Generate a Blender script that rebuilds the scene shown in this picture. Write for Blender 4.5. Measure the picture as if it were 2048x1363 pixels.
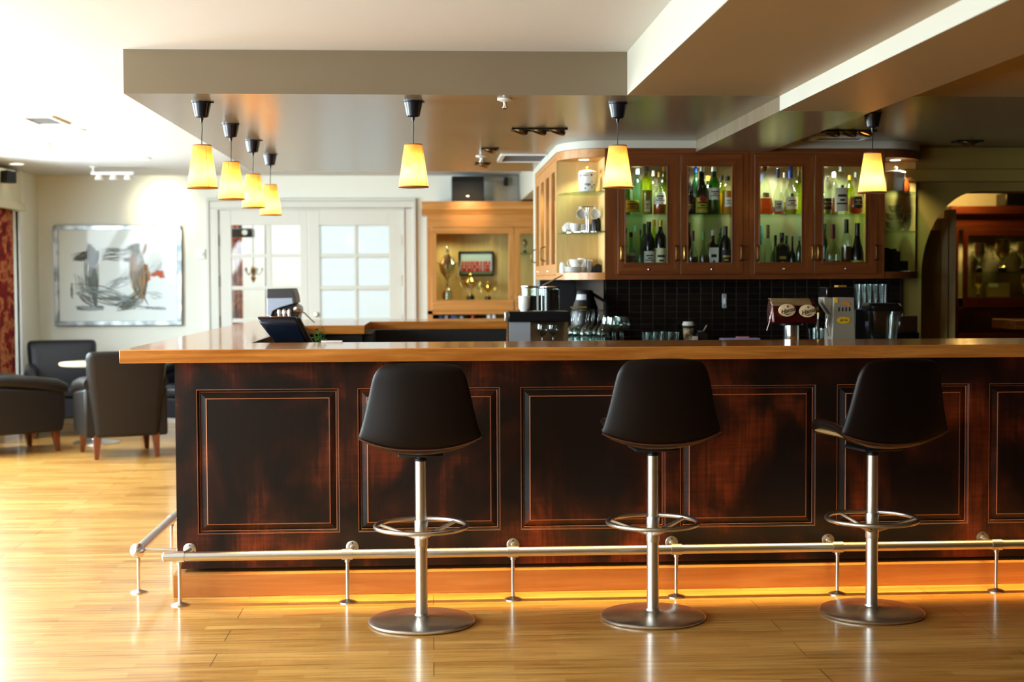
import bpy, bmesh, math, random
from mathutils import Vector, Matrix
PI = math.pi
random.seed(7)
for o in list(bpy.data.objects): bpy.data.objects.remove(o, do_unlink=True)
S = bpy.context.scene
COL = S.collection

# ------------------------------------------------------------------ camera
FPX, YAW, PITCH, ROLL, HC = 2794.0, .0574, .0435, .0038, 1.4
_cy, _sy, _cp, _sp = math.cos(YAW), math.sin(YAW), math.cos(PITCH), math.sin(PITCH)
_F = Vector((_sy*_cp, _cy*_cp, -_sp)); _R = Vector((_cy, -_sy, 0)); _U = _R.cross(_F)
_R2 = _R*math.cos(ROLL) - _U*math.sin(ROLL); _U2 = _U*math.cos(ROLL) + _R*math.sin(ROLL)
cd = bpy.data.cameras.new('camera'); cam = bpy.data.objects.new('camera', cd); COL.objects.link(cam)
M3 = Matrix((_R2, _U2, -_F)).transposed()
cam.matrix_world = Matrix.Translation((0, 0, HC)) @ M3.to_4x4()
cd.sensor_width = 36; cd.lens = FPX/2048*36; cd.clip_end = 60
cd.dof.use_dof = True; cd.dof.focus_distance = 6.2; cd.dof.aperture_fstop = 2.4
S.camera = cam

def at(px, py, Y):            # where the line of sight of a photograph pixel meets the plane at depth Y
    d = _F + _R2*((px-1024)/FPX) + _U2*((681.5-py)/FPX)
    return Vector((0, 0, HC)) + d*(Y/d.y)
def atx(px, Y): return at(px, 560, Y).x
def atz(py, Y): return at(1400, py, Y).z

# ------------------------------------------------------------------ colour management, world
S.view_settings.view_transform = 'Standard'; S.view_settings.look = 'None'
S.view_settings.exposure = 0.0; S.view_settings.gamma = 1.0; S.view_settings.use_curve_mapping = False
S.cycles.use_denoising = True
S.cycles.max_bounces = 10; S.cycles.diffuse_bounces = 4; S.cycles.glossy_bounces = 4
S.cycles.transmission_bounces = 10; S.cycles.transparent_max_bounces = 16
S.cycles.caustics_reflective = False; S.cycles.caustics_refractive = False
S.cycles.sample_clamp_indirect = 6; S.cycles.blur_glossy = 1.0
W = bpy.data.worlds.new('world'); S.world = W; W.use_nodes = True
bg = W.node_tree.nodes['Background']; bg.inputs[0].default_value = (.75, .88, 1, 1); bg.inputs[1].default_value = 1.2

# ------------------------------------------------------------------ lights
def area(name, loc, target, sx, sy, power, col, spread=PI):
    l = bpy.data.lights.new(name, 'AREA'); l.shape = 'RECTANGLE'; l.size = sx; l.size_y = sy
    l.energy = power; l.color = col; l.spread = spread
    o = bpy.data.objects.new(name, l); COL.objects.link(o); o.location = loc
    d = Vector(target) - Vector(loc); o.rotation_euler = d.to_track_quat('-Z', 'Y').to_euler(); return o
def point(name, loc, power, col, r=.03):
    l = bpy.data.lights.new(name, 'POINT'); l.energy = power; l.color = col; l.shadow_soft_size = r
    o = bpy.data.objects.new(name, l); COL.objects.link(o); o.location = loc; return o
def spot(name, loc, target, power, col, deg, blend=.5, r=.03):
    l = bpy.data.lights.new(name, 'SPOT'); l.energy = power; l.color = col; l.spot_size = math.radians(deg)
    l.spot_blend = blend; l.shadow_soft_size = r
    o = bpy.data.objects.new(name, l); COL.objects.link(o); o.location = loc
    d = Vector(target) - Vector(loc); o.rotation_euler = d.to_track_quat('-Z', 'Y').to_euler(); return o
DAY = (.80, .92, 1.0); WARM = (1.0, .62, .25); HALO = (1.0, .80, .50); GRN = (1.0, .97, .70)
# daylight through the five windows of the left wall
WIN = [(-1.6, .4), (1.6, 3.6), (4.8, 6.8), (7.7, 9.7), (10.4, 12.3)]
for i, (a, b) in enumerate(WIN):
    area('daylight', (-4.20, (a+b)/2, 1.45), (0, (a+b)/2, -1.0), b-a, 1.7, (180, 230, 400, 330, 310)[i], DAY)
area('lounge_fill', (-1.4, 16.1, 2.70), (-1.4, 16.1, 0), 3.6, 2.6, 150, (.90, .97, 1))  # unseen panel under the lounge ceiling, added to backlight the frosted panes
# warm light strip under the front edge of the worktop
area('worktop_strip_light', (2.7, 6.12, 1.043), (2.7, 6.12, 0), 7.0, .012, 36, (1, .66, .22), math.radians(30))
# small lamps inside the wall cabinets
for x in (1.30, 1.70, 2.14, 2.54):
    spot('cabinet_lamp', (x, 8.64, 2.115), (x, 8.70, 1.4), 20, GRN, 140, .6, .025)
spot('cabinet_lamp', (.95, 8.66, 2.135), (.95, 8.68, 1.4), 16, (1, .96, .66), 120, .8, .025)
spot('cabinet_lamp', (2.97, 8.64, 2.135), (2.94, 8.72, 1.4), 30, (1, .92, .55), 120, .8, .025)
for y in (9.2, 9.9): spot('cabinet_lamp', (.95, y, 2.125), (.95, y, 1.4), 18, GRN, 140, .6, .025)
# trophy cabinets
spot('trophy_lamp', (.12, 13.62, 1.86), (.2, 13.62, 1), 8, (1, .95, .55), 150, .6, .03)
spot('trophy_lamp', (.50, 13.62, 1.86), (.5, 13.62, 1), 5, (1, .95, .55), 150, .6, .03)
for x in (5.46, 5.95): spot('trophy_lamp', (x, 13.75, 1.82), (x, 13.75, 1), 6, (1, .95, .5), 150, .6, .03)
spot('wall_washer', (-2.62, 13.2, 2.40), (-2.64, 13.98, 2.12), 48, (1, .88, .60), 56, 1.0, .05)
spot('cabinet_washer', (.36, 13.0, 2.2), (.36, 13.36, 2.1), 10, (1, .7, .35), 70, .8, .03)
point('arch_glow', (5.2, 13.35, 2.34), 26, (1, .58, .14), .05)
# recessed ceiling spots behind the bar
for x, y in ((.56, 7.85), (.38, 9.01), (.37, 10.17), (2.38, 7.91)):
    spot('recessed_spot', (x, y, 2.235), (x, y, 0), 10, WARM, 90, .7, .03)
area('side_room_light', (4.1, 10.0, 2.2), (3.7, 9.4, .8), .6, .6, 6, (1, .72, .35))

# ------------------------------------------------------------------ materials
def lin(c): return tuple((x/255/12.92 if x/255 <= .04045 else ((x/255+.055)/1.055)**2.4) for x in c)
def newmat(name):
    m = bpy.data.materials.new(name); m.use_nodes = True
    return m, m.node_tree.nodes, m.node_tree.links, m.node_tree.nodes['Principled BSDF']
def mat(name, rgb, rough=.5, metal=0, spec=.5, trans=0, ior=1.45, coat=0, emit=0, alpha=1):
    m, N, L, b = newmat(name); c = (*lin(rgb), 1)
    b.inputs['Base Color'].default_value = c; b.inputs['Roughness'].default_value = rough
    b.inputs['Metallic'].default_value = metal; b.inputs['Specular IOR Level'].default_value = spec
    b.inputs['Transmission Weight'].default_value = trans; b.inputs['IOR'].default_value = ior
    b.inputs['Coat Weight'].default_value = coat; b.inputs['Alpha'].default_value = alpha
    if emit: b.inputs['Emission Color'].default_value = c; b.inputs['Emission Strength'].default_value = emit
    return m
def bumped(m, scale, strength, dist=.002, detail=3):
    N, L = m.node_tree.nodes, m.node_tree.links; b = N['Principled BSDF']
    t = N.new('ShaderNodeTexCoord'); n = N.new('ShaderNodeTexNoise'); u = N.new('ShaderNodeBump')
    n.inputs['Scale'].default_value = scale; n.inputs['Detail'].default_value = detail
    u.inputs['Strength'].default_value = strength; u.inputs['Distance'].default_value = dist
    L.new(t.outputs['Object'], n.inputs['Vector']); L.new(n.outputs['Fac'], u.inputs['Height']); L.new(u.outputs[0], b.inputs['Normal'])
    return m
def ramp(N, stops):
    r = N.new('ShaderNodeValToRGB'); e = r.color_ramp.elements
    while len(e) < len(stops): e.new(.5)
    for q, (p, c) in zip(e, stops): q.position = p; q.color = (*lin(c), 1)
    return r
def wood(name, dark, light, axis='X', rough=.35, coat=0, scale=1.0, spec=.5, mid=None):
    m, N, L, b = newmat(name)
    t = N.new('ShaderNodeTexCoord'); mp = N.new('ShaderNodeMapping'); n = N.new('ShaderNodeTexNoise'); n2 = N.new('ShaderNodeTexNoise')
    s = {'X': (1.6, 26, 26), 'Y': (26, 1.6, 26), 'Z': (26, 26, 1.6)}[axis]
    mp.inputs['Scale'].default_value = tuple(v*scale for v in s)
    n.inputs['Scale'].default_value = 1; n.inputs['Detail'].default_value = 6; n.inputs['Roughness'].default_value = .62; n.inputs['Distortion'].default_value = .8
    L.new(t.outputs['Object'], mp.inputs[0]); L.new(mp.outputs[0], n.inputs['Vector'])
    r = ramp(N, [(.30, dark), (.52, mid or tuple((a+c)/2 for a, c in zip(dark, light))), (.72, light)])
    L.new(n.outputs['Fac'], r.inputs[0]); L.new(r.outputs[0], b.inputs['Base Color'])
    b.inputs['Roughness'].default_value = rough; b.inputs['Coat Weight'].default_value = coat; b.inputs['Coat Roughness'].default_value = .05
    b.inputs['Specular IOR Level'].default_value = spec
    u = N.new('ShaderNodeBump'); u.inputs['Strength'].default_value = .06; u.inputs['Distance'].default_value = .001
    L.new(n.outputs['Fac'], u.inputs['Height']); L.new(u.outputs[0], b.inputs['Normal'])
    return m
def floor_mat():
    m, N, L, b = newmat('parquet')
    t = N.new('ShaderNodeTexCoord')
    def brick(w, h, mort, c1, c2, cm, off=.37, bias=0):
        k = N.new('ShaderNodeTexBrick'); k.inputs['Scale'].default_value = 1
        k.inputs['Brick Width'].default_value = w; k.inputs['Row Height'].default_value = h
        k.inputs['Mortar Size'].default_value = mort; k.inputs['Mortar Smooth'].default_value = .3; k.inputs['Bias'].default_value = bias
        k.offset = off; k.offset_frequency = 2
        for i, c in zip((1, 2, 3), (c1, c2, cm)): k.inputs[i].default_value = (*lin(c), 1)
        L.new(t.outputs['Object'], k.inputs['Vector']); return k
    small = brick(.46, .0605, .0, (200, 142, 66), (226, 174, 94), (200, 150, 90))
    big = brick(2.2, .1815, .0022, (255, 255, 255), (226, 218, 206), (96, 66, 36))
    mp = N.new('ShaderNodeMapping'); mp.inputs['Scale'].default_value = (3, 60, 1)
    n = N.new('ShaderNodeTexNoise'); n.inputs['Scale'].default_value = 1; n.inputs['Detail'].default_value = 6
    L.new(t.outputs['Object'], mp.inputs[0]); L.new(mp.outputs[0], n.inputs['Vector'])
    gr = ramp(N, [(.32, (186, 170, 150)), (.6, (255, 255, 255))]); L.new(n.outputs['Fac'], gr.inputs[0])
    def mul(a, c, f=1):
        x = N.new('ShaderNodeMix'); x.data_type = 'RGBA'; x.blend_type = 'MULTIPLY'; x.inputs[0].default_value = f
        L.new(a, x.inputs[6]); L.new(c, x.inputs[7]); return x.outputs[2]
    # worn specks and scratches
    sp = N.new('ShaderNodeTexNoise'); sp.inputs['Scale'].default_value = 34; sp.inputs['Detail'].default_value = 9; sp.inputs['Roughness'].default_value = .75
    mp2 = N.new('ShaderNodeMapping'); mp2.inputs['Scale'].default_value = (.5, 1.6, 1)
    L.new(t.outputs['Object'], mp2.inputs[0]); L.new(mp2.outputs[0], sp.inputs['Vector'])
    sr = ramp(N, [(.33, (110, 74, 34)), (.40, (255, 255, 255))]); L.new(sp.outputs['Fac'], sr.inputs[0])
    c = mul(mul(mul(small.outputs[0], gr.outputs[0], .8), big.outputs[0], .85), sr.outputs[0], .65)
    L.new(c, b.inputs['Base Color'])
    b.inputs['Roughness'].default_value = .30; b.inputs['Specular IOR Level'].default_value = .5
    b.inputs['Coat Weight'].default_value = .55; b.inputs['Coat Roughness'].default_value = .13
    u = N.new('ShaderNodeBump'); u.inputs['Strength'].default_value = .15; u.inputs['Distance'].default_value = .002
    L.new(n.outputs['Fac'], u.inputs['Height']); L.new(u.outputs[0], b.inputs['Normal'])
    return m
def worn_mat():
    # near-black stain rubbed through to red-brown in patches
    m, N, L, b = newmat('worn_dark_stain')
    t = N.new('ShaderNodeTexCoord')
    big = N.new('ShaderNodeTexNoise'); big.inputs['Scale'].default_value = 3.1; big.inputs['Detail'].default_value = 5; big.inputs['Distortion'].default_value = .6
    mp = N.new('ShaderNodeMapping'); mp.inputs['Scale'].default_value = (90, 90, 4)
    st = N.new('ShaderNodeTexNoise'); st.inputs['Scale'].default_value = 1; st.inputs['Detail'].default_value = 5
    mp2 = N.new('ShaderNodeMapping'); mp2.inputs['Scale'].default_value = (5, 5, 70)
    s2 = N.new('ShaderNodeTexNoise'); s2.inputs['Scale'].default_value = 1; s2.inputs['Detail'].default_value = 4
    mb_ = N.new('ShaderNodeMapping'); mb_.inputs['Scale'].default_value = (1.1, 1, .75); L.new(t.outputs['Object'], mb_.inputs[0]); L.new(mb_.outputs[0], big.inputs['Vector']); L.new(t.outputs['Object'], mp.inputs[0]); L.new(mp.outputs[0], st.inputs['Vector'])
    L.new(t.outputs['Object'], mp2.inputs[0]); L.new(mp2.outputs[0], s2.inputs['Vector'])
    def mt(op, a, c):
        x = N.new('ShaderNodeMath'); x.operation = op
        for i, v in enumerate((a, c)):
            if isinstance(v, (int, float)): x.inputs[i].default_value = v
            else: L.new(v, x.inputs[i])
        return x.outputs[0]
    mr = N.new('ShaderNodeMapRange'); mr.inputs[1].default_value = .43; mr.inputs[2].default_value = .80
    L.new(big.outputs['Fac'], mr.inputs[0])
    f = mt('MULTIPLY', mr.outputs[0], mt('ADD', mt('MULTIPLY', st.outputs['Fac'], 1.3), mt('MULTIPLY', s2.outputs['Fac'], .9)))
    f = mt('ADD', mt('MULTIPLY', f, .9), mt('MULTIPLY', mt('SUBTRACT', st.outputs['Fac'], .35), .12))
    r = ramp(N, [(0, (15, 9, 8)), (.3, (42, 19, 12)), (.75, (104, 44, 20)), (1, (132, 60, 28))])
    L.new(f, r.inputs[0]); L.new(r.outputs[0], b.inputs['Base Color'])
    b.inputs['Roughness'].default_value = .38; b.inputs['Specular IOR Level'].default_value = .28
    return m
def tile_mat():
    m, N, L, b = newmat('dark_tiles')
    t = N.new('ShaderNodeTexCoord'); sx = N.new('ShaderNodeSeparateXYZ'); cx = N.new('ShaderNodeCombineXYZ'); ad = N.new('ShaderNodeMath')
    L.new(t.outputs['Object'], sx.inputs[0]); L.new(sx.outputs[0], ad.inputs[0]); L.new(sx.outputs[1], ad.inputs[1])
    L.new(ad.outputs[0], cx.inputs[0]); L.new(sx.outputs[2], cx.inputs[1])
    k = N.new('ShaderNodeTexBrick'); k.offset = 0; k.inputs['Scale'].default_value = 1
    k.inputs['Brick Width'].default_value = .0765; k.inputs['Row Height'].default_value = .0385; k.inputs['Mortar Size'].default_value = .0014
    for i, c in zip((1, 2, 3), ((16, 11, 8), (26, 20, 13), (44, 40, 34))): k.inputs[i].default_value = (*lin(c), 1)
    L.new(cx.outputs[0], k.inputs['Vector']); L.new(k.outputs[0], b.inputs['Base Color'])
    b.inputs['Roughness'].default_value = .25; b.inputs['Specular IOR Level'].default_value = .3
    u = N.new('ShaderNodeBump'); u.invert = True; u.inputs['Strength'].default_value = .4; u.inputs['Distance'].default_value = .002
    L.new(k.outputs['Fac'], u.inputs['Height']); L.new(u.outputs[0], b.inputs['Normal'])
    return m
def noise_mat(name, stops, scale, rough=.6, metal=0, stretch=(1, 1, 1), detail=4):
    m, N, L, b = newmat(name)
    t = N.new('ShaderNodeTexCoord'); mp = N.new('ShaderNodeMapping'); n = N.new('ShaderNodeTexNoise')
    mp.inputs['Scale'].default_value = stretch; n.inputs['Scale'].default_value = scale; n.inputs['Detail'].default_value = detail
    L.new(t.outputs['Object'], mp.inputs[0]); L.new(mp.outputs[0], n.inputs['Vector'])
    r = ramp(N, stops); L.new(n.outputs['Fac'], r.inputs[0]); L.new(r.outputs[0], b.inputs['Base Color'])
    b.inputs['Roughness'].default_value = rough; b.inputs['Metallic'].default_value = metal
    return m
def shade_mat():
    m, N, L, b = newmat('parchment_shade'); out = N['Material Output']
    t = N.new('ShaderNodeTexCoord'); n = N.new('ShaderNodeTexNoise'); n.inputs['Scale'].default_value = 9; n.inputs['Detail'].default_value = 6; n.inputs['Distortion'].default_value = 1.2
    L.new(t.outputs['Object'], n.inputs['Vector']); r = ramp(N, [(.3, (246, 188, 98)), (.6, (253, 214, 134))]); L.new(n.outputs['Fac'], r.inputs[0])
    d = N.new('ShaderNodeBsdfDiffuse'); tr = N.new('ShaderNodeBsdfTranslucent'); mx = N.new('ShaderNodeMixShader'); mx.inputs[0].default_value = .62
    L.new(r.outputs[0], d.inputs[0]); L.new(r.outputs[0], tr.inputs[0]); L.new(d.outputs[0], mx.inputs[1]); L.new(tr.outputs[0], mx.inputs[2])
    L.new(mx.outputs[0], out.inputs[0]); return m
def pane_mat(name, tint=(245, 250, 248), refl=.035, frost=0, edge=4, amt=.7):
    m, N, L, b = newmat(name); out = N['Material Output']; N.remove(b)
    g = N.new('ShaderNodeBsdfGlossy'); g.inputs['Roughness'].default_value = .02
    if frost:
        tr = N.new('ShaderNodeBsdfTranslucent'); tr.inputs[0].default_value = (*lin(tint), 1)
    else:
        tr = N.new('ShaderNodeBsdfTransparent'); tr.inputs[0].default_value = (*lin(tint), 1)
    lw = N.new('ShaderNodeLayerWeight'); pw = N.new('ShaderNodeMath'); pw.operation = 'POWER'; pw.inputs[1].default_value = edge
    ma = N.new('ShaderNodeMath'); ma.operation = 'MULTIPLY_ADD'; ma.inputs[1].default_value = amt; ma.inputs[2].default_value = refl
    L.new(lw.outputs['Facing'], pw.inputs[0]); L.new(pw.outputs[0], ma.inputs[0])
    mx = N.new('ShaderNodeMixShader'); L.new(ma.outputs[0], mx.inputs[0]); L.new(tr.outputs[0], mx.inputs[1]); L.new(g.outputs[0], mx.inputs[2])
    if frost:
        d = N.new('ShaderNodeBsdfDiffuse'); d.inputs[0].default_value = (*lin(tint), 1); m2 = N.new('ShaderNodeMixShader'); m2.inputs[0].default_value = .3
        L.new(tr.outputs[0], m2.inputs[1]); L.new(d.outputs[0], m2.inputs[2]); L.new(m2.outputs[0], mx.inputs[1])
    L.new(mx.outputs[0], out.inputs[0]); return m

FLOOR = floor_mat(); WORN = worn_mat(); TILE = tile_mat(); SHADE = shade_mat()
CEIL = mat('ceiling_paint', (212, 212, 210), .8); WALLP = mat('cream_wall_paint', (232, 233, 222), .75)
OLIVE = mat('ochre_wall_paint', (134, 114, 52), .7)
SOFF = noise_mat('beige_satin_paint', [(.3, (122, 108, 88)), (.7, (132, 118, 96))], 1, .24, 0, (.6, 14, 1))
SOFM = mat('bounce_warm_matt_paint', (156, 132, 94), .45); SOFW = mat('pale_side_paint', (196, 193, 178), .5)  # matt beige has the warm floor bounce mixed into its colour
DOORP = mat('door_paint', (214, 213, 204), .4)
DARKW = mat('far_wall_paint', (70, 56, 42), .8)
OAKH = wood('oak_worktop', (150, 84, 26), (204, 136, 62), 'X', .22, .5, 1.0)
OAKY = wood('oak_worktop_along', (150, 84, 26), (204, 136, 62), 'Y', .22, .5, 1.0)
PLINTH = wood('oak_plinth', (168, 98, 42), (206, 140, 72), 'X', .4, 0, .7)
CHX = wood('cherry_rail', (86, 42, 14), (130, 70, 28), 'X', .35, .1, 1.2)
CHZ = wood('cherry_stile', (86, 42, 14), (130, 70, 28), 'Z', .35, .1, 1.2)
OKX = wood('honey_oak_rail', (176, 112, 50), (208, 148, 80), 'X', .4, .1, 1.2)
OKZ = wood('honey_oak_stile', (176, 112, 50), (208, 148, 80), 'Z', .4, .1, 1.2)
BIRCH = wood('pale_birch', (196, 160, 96), (216, 184, 122), 'Z', .5, 0, 1.4)
RDX = wood('red_brown_rail', (70, 28, 12), (100, 46, 20), 'X', .4, .1, 1.2)
RDZ = wood('red_brown_stile', (70, 28, 12), (100, 46, 20), 'Z', .4, .1, 1.2)
COPPER = mat('rubbed_edge', (192, 116, 72), .45)
STEEL = mat('brushed_steel', (214, 211, 204), .30, 1); CHROME = mat('chrome', (225, 225, 225), .08, 1)
GOLD = mat('polished_gilt', (214, 180, 96), .18, 1); SILVER = mat('silver_plate', (220, 220, 206), .16, 1)
BRASS = mat('dull_bronze', (120, 92, 56), .35, 1)
LEA = bumped(mat('dark_brown_leather', (17, 8, 6), .42, spec=.25), 260, .25, .001)
LEATAN = bumped(mat('tan_leather', (150, 124, 78), .45), 260, .2, .001)
LEACH = bumped(mat('blue_black_leather', (26, 27, 34), .36, spec=.4), 120, .2, .002)
LEACH2 = bumped(mat('brown_black_leather', (28, 23, 19), .42, spec=.3), 120, .2, .002)
LEG = wood('stained_leg', (74, 32, 12), (120, 58, 26), 'Z', .35)
BLK = mat('black_plastic', (14, 15, 18), .3); BLKM = mat('black_matt', (10, 10, 11), .6); NAVY = mat('blue_black_gloss', (18, 24, 36), .22)
GREY = mat('grey_plastic', (120, 122, 124), .45); LGREY = mat('light_grey_metal', (168, 172, 178), .35, .3)
WHT = mat('white_paint', (236, 237, 232), .45); PORC = mat('white_porcelain', (232, 230, 224), .15)
TRIM = mat('shade_trim', (150, 84, 24), .6)
GLASS = pane_mat('clear_glass', (236, 242, 240), .06, 0, 2.2, .85)
GSHELF = pane_mat('green_edge_glass', (226, 244, 236), .06, 0, 3, .6)
PANE = pane_mat('window_glass'); FROST = pane_mat('frosted_glass', (236, 246, 250), frost=1)
MIRROR = mat('shelf_glow_mirror', (196, 190, 152), .10, .5)  # pale half-diffuse tint stands in for reflections of the lit shelves
def glassy(name, rgb, rough=.03): return pane_mat(name, rgb, .07, 0, 2.2, .8)
G = dict(clear=glassy('bottle_clear', (236, 246, 240)), green=glassy('bottle_green', (40, 150, 60)), dkgreen=mat('bottle_dark_green', (8, 34, 18), .08),
         lime=glassy('bottle_lime', (206, 226, 60)), black=mat('bottle_black', (8, 10, 12), .08), brown=glassy('bottle_brown', (120, 56, 16)),
         navy=mat('bottle_navy', (12, 20, 40), .08), aqua=glassy('bottle_aqua', (176, 222, 208)))
LQ = dict(amber=glassy('amber_liquid', (214, 120, 22)), orange=mat('orange_liquid', (236, 142, 30), .2), red=mat('red_liquid', (120, 18, 14), .2), brown=mat('brown_liquid', (96, 42, 14), .2),
          yellow=mat('yellow_liquid', (222, 196, 40), .2))
LB = dict(cream=mat('label_cream', (224, 216, 178), .6), white=mat('label_white', (236, 236, 228), .6), lime=mat('label_lime', (190, 190, 60), .6),
          black=mat('label_black', (16, 14, 14), .6), gold=mat('label_gold', (200, 160, 70), .4), grey=mat('label_grey', (150, 150, 140), .6))
CP = dict(black=BLK, blue=mat('cap_light_blue', (110, 180, 205), .35), navy=mat('cap_blue', (30, 60, 150), .3), white=mat('cap_white', (225, 225, 220), .35), gold=mat('cap_gold', (190, 150, 60), .35, .6),
          green=mat('cap_green', (90, 150, 96), .4), dkgreen=mat('cap_dark_green', (14, 60, 44), .4), red=mat('cap_dark_red', (96, 14, 12), .4), brown=mat('cap_cork', (130, 92, 48), .6), silver=STEEL, orange=mat('neck_orange', (206, 140, 70), .4))
INK = mat('dark_print', (30, 24, 22), .6); REDS = mat('red_print', (170, 24, 20), .5); BLUS = mat('blue_print', (30, 90, 150), .5)
def lampmat(name, rgb, s): return mat(name, rgb, .5, emit=s)
GLOWW = lampmat('lit_lens', (255, 250, 232), 9); GLOWA = lampmat('lit_amber_lens', (255, 150, 50), 3)

# ------------------------------------------------------------------ mesh building
class MB:
    def __init__(s): s.v = []; s.f = []; s.m = []
    def add(s, vs, fs, mi=0, T=None):
        k = len(s.v)
        s.v += [tuple(T @ Vector(p)) if T is not None else tuple(p) for p in vs]
        s.f += [tuple(i+k for i in f) for f in fs]; s.m += [mi]*len(fs); return s
    def box(s, x0, y0, z0, x1, y1, z1, mi=0, T=None):
        vs = [(x, y, z) for z in (z0, z1) for y in (y0, y1) for x in (x0, x1)]
        return s.add(vs, [(0, 2, 3, 1), (4, 5, 7, 6), (0, 1, 5, 4), (2, 6, 7, 3), (0, 4, 6, 2), (1, 3, 7, 5)], mi, T)
    def lathe(s, pr, c=(0, 0, 0), seg=24, mi=0, T=None, sq=0, ry=1.0, a0=0, a1=2*PI):
        full = abs(a1-a0-2*PI) < 1e-6; n = seg if full else seg+1; vs = []; fs = []
        for r, z in pr:
            for i in range(n):
                a = a0+(a1-a0)*i/seg; ca, sa = math.cos(a), math.sin(a)
                q = r if not sq else r/((abs(ca)**sq+abs(sa)**sq)**(1/sq))
                vs.append((c[0]+q*ca, c[1]+q*sa*ry, c[2]+z))
        for j in range(len(pr)-1):
            for i in range(seg if not full else n):
                i2 = (i+1) % n if full else i+1
                fs.append((j*n+i, j*n+i2, (j+1)*n+i2, (j+1)*n+i))
        if full:
            if pr[0][0] > 1e-5: fs.append(tuple(range(n-1, -1, -1)))
            if pr[-1][0] > 1e-5: fs.append(tuple((len(pr)-1)*n+i for i in range(n)))
        return s.add(vs, fs, mi, T)
    def tube(s, pts, r, seg=10, mi=0, closed=False, T=None):
        pts = [Vector(p) for p in pts]; n = len(pts); vs = []; fs = []
        rr = r if isinstance(r, (list, tuple)) else [r]*n
        d0 = (pts[1]-pts[0]).normalized(); up = Vector((0, 0, 1)) if abs(d0.z) < .9 else Vector((1, 0, 0))
        a = d0.cross(up).normalized()
        for i, p in enumerate(pts):
            if closed: d = (pts[(i+1) % n]-pts[i-1]).normalized()
            else: d = (pts[min(i+1, n-1)]-pts[max(i-1, 0)]).normalized()
            a = (a - d*a.dot(d)).normalized(); b = d.cross(a)
            for k in range(seg):
                t = 2*PI*k/seg; vs.append(p + a*(rr[i]*math.cos(t)) + b*(rr[i]*math.sin(t)))
        for i in range(n if closed else n-1):
            i2 = (i+1) % n
            for k in range(seg):
                k2 = (k+1) % seg; fs.append((i*seg+k, i*seg+k2, i2*seg+k2, i2*seg+k))
        if not closed: fs.append(tuple(range(seg-1, -1, -1))); fs.append(tuple((n-1)*seg+k for k in range(seg)))
        return s.add(vs, fs, mi, T)
    def prism(s, poly, a0, a1, axis='Z', mi=0, T=None):
        n = len(poly)
        def P(u, v, w): return {'Z': (u, v, w), 'Y': (u, w, v), 'X': (w, u, v)}[axis]
        vs = [P(u, v, a0) for u, v in poly] + [P(u, v, a1) for u, v in poly]
        fs = [tuple(range(n-1, -1, -1)), tuple(range(n, 2*n))] + [(i, (i+1) % n, n+(i+1) % n, n+i) for i in range(n)]
        return s.add(vs, fs, mi, T)
    def torus(s, c, R, r, axis='Z', seg=32, ts=8, mi=0, T=None):
        pts = []
        for i in range(seg):
            a = 2*PI*i/seg; u, v = R*math.cos(a), R*math.sin(a)
            pts.append({'Z': (c[0]+u, c[1]+v, c[2]), 'Y': (c[0]+u, c[1], c[2]+v), 'X': (c[0], c[1]+u, c[2]+v)}[axis])
        return s.tube(pts, r, ts, mi, True, T)
    def build(s, name, mats, parent=None, loc=None, rot=0, bevel=0, sub=0, smooth=True):
        me = bpy.data.meshes.new(name); me.from_pydata(s.v, [], s.f)
        for m in (mats if isinstance(mats, (list, tuple)) else [mats]): me.materials.append(m)
        me.polygons.foreach_set('material_index', s.m)
        b = bmesh.new(); b.from_mesh(me); bmesh.ops.remove_doubles(b, verts=b.verts, dist=1e-6)
        bmesh.ops.recalc_face_normals(b, faces=b.faces); b.to_mesh(me); b.free()
        if smooth:
            me.polygons.foreach_set('use_smooth', [True]*len(me.polygons)); me.set_sharp_from_angle(angle=math.radians(38))
        o = bpy.data.objects.new(name, me); COL.objects.link(o)
        if parent is not None: o.parent = parent
        if loc is not None: o.location = loc
        if rot: o.rotation_euler = (0, 0, rot)
        if bevel:
            q = o.modifiers.new('b', 'BEVEL'); q.width = bevel; q.segments = 2; q.limit_method = 'ANGLE'
        if sub:
            q = o.modifiers.new('s', 'SUBSURF'); q.levels = sub; q.render_levels = sub
        return o
def tag(o, label, cat, group=None):
    o['label'] = label; o['category'] = cat
    if group: o['group'] = group
    return o
def thing(name, label, cat, loc=(0, 0, 0), rz=0, group=None):
    o = bpy.data.objects.new(name, None); COL.objects.link(o); o.location = loc; o.rotation_euler = (0, 0, rz); o.empty_display_size = .05
    return tag(o, label, cat, group)
def struct(name, mb, m, **k):
    o = mb.build(name, m, **k)
    if o.parent is None: o['kind'] = 'structure'
    return o
def copy_tree(o, parent=None):
    c = o.copy(); COL.objects.link(c); c.parent = parent
    for ch in list(o.children): copy_tree(ch, c)
    return c
def circ(cx, cy, r, a0, a1, n): return [(cx+r*math.cos(a0+(a1-a0)*i/n), cy+r*math.sin(a0+(a1-a0)*i/n)) for i in range(n+1)]
def text_mesh(name, txt, size, m, parent, loc, rot=(PI/2, 0, 0), shear=0, ext=.0006, spacing=1.0, align='CENTER'):
    cu = bpy.data.curves.new(name, 'FONT'); cu.body = txt; cu.size = size; cu.extrude = ext; cu.shear = shear
    cu.align_x = align; cu.align_y = 'CENTER'; cu.space_character = spacing
    to = bpy.data.objects.new(name+'_src', cu); COL.objects.link(to); bpy.context.view_layer.update()
    me = bpy.data.meshes.new_from_object(to.evaluated_get(bpy.context.evaluated_depsgraph_get()))
    bpy.data.objects.remove(to, do_unlink=True); bpy.data.curves.remove(cu)
    me.materials.clear(); me.materials.append(m)
    o = bpy.data.objects.new(name, me); COL.objects.link(o); o.parent = parent; o.location = loc; o.rotation_euler = rot
    return o

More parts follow.
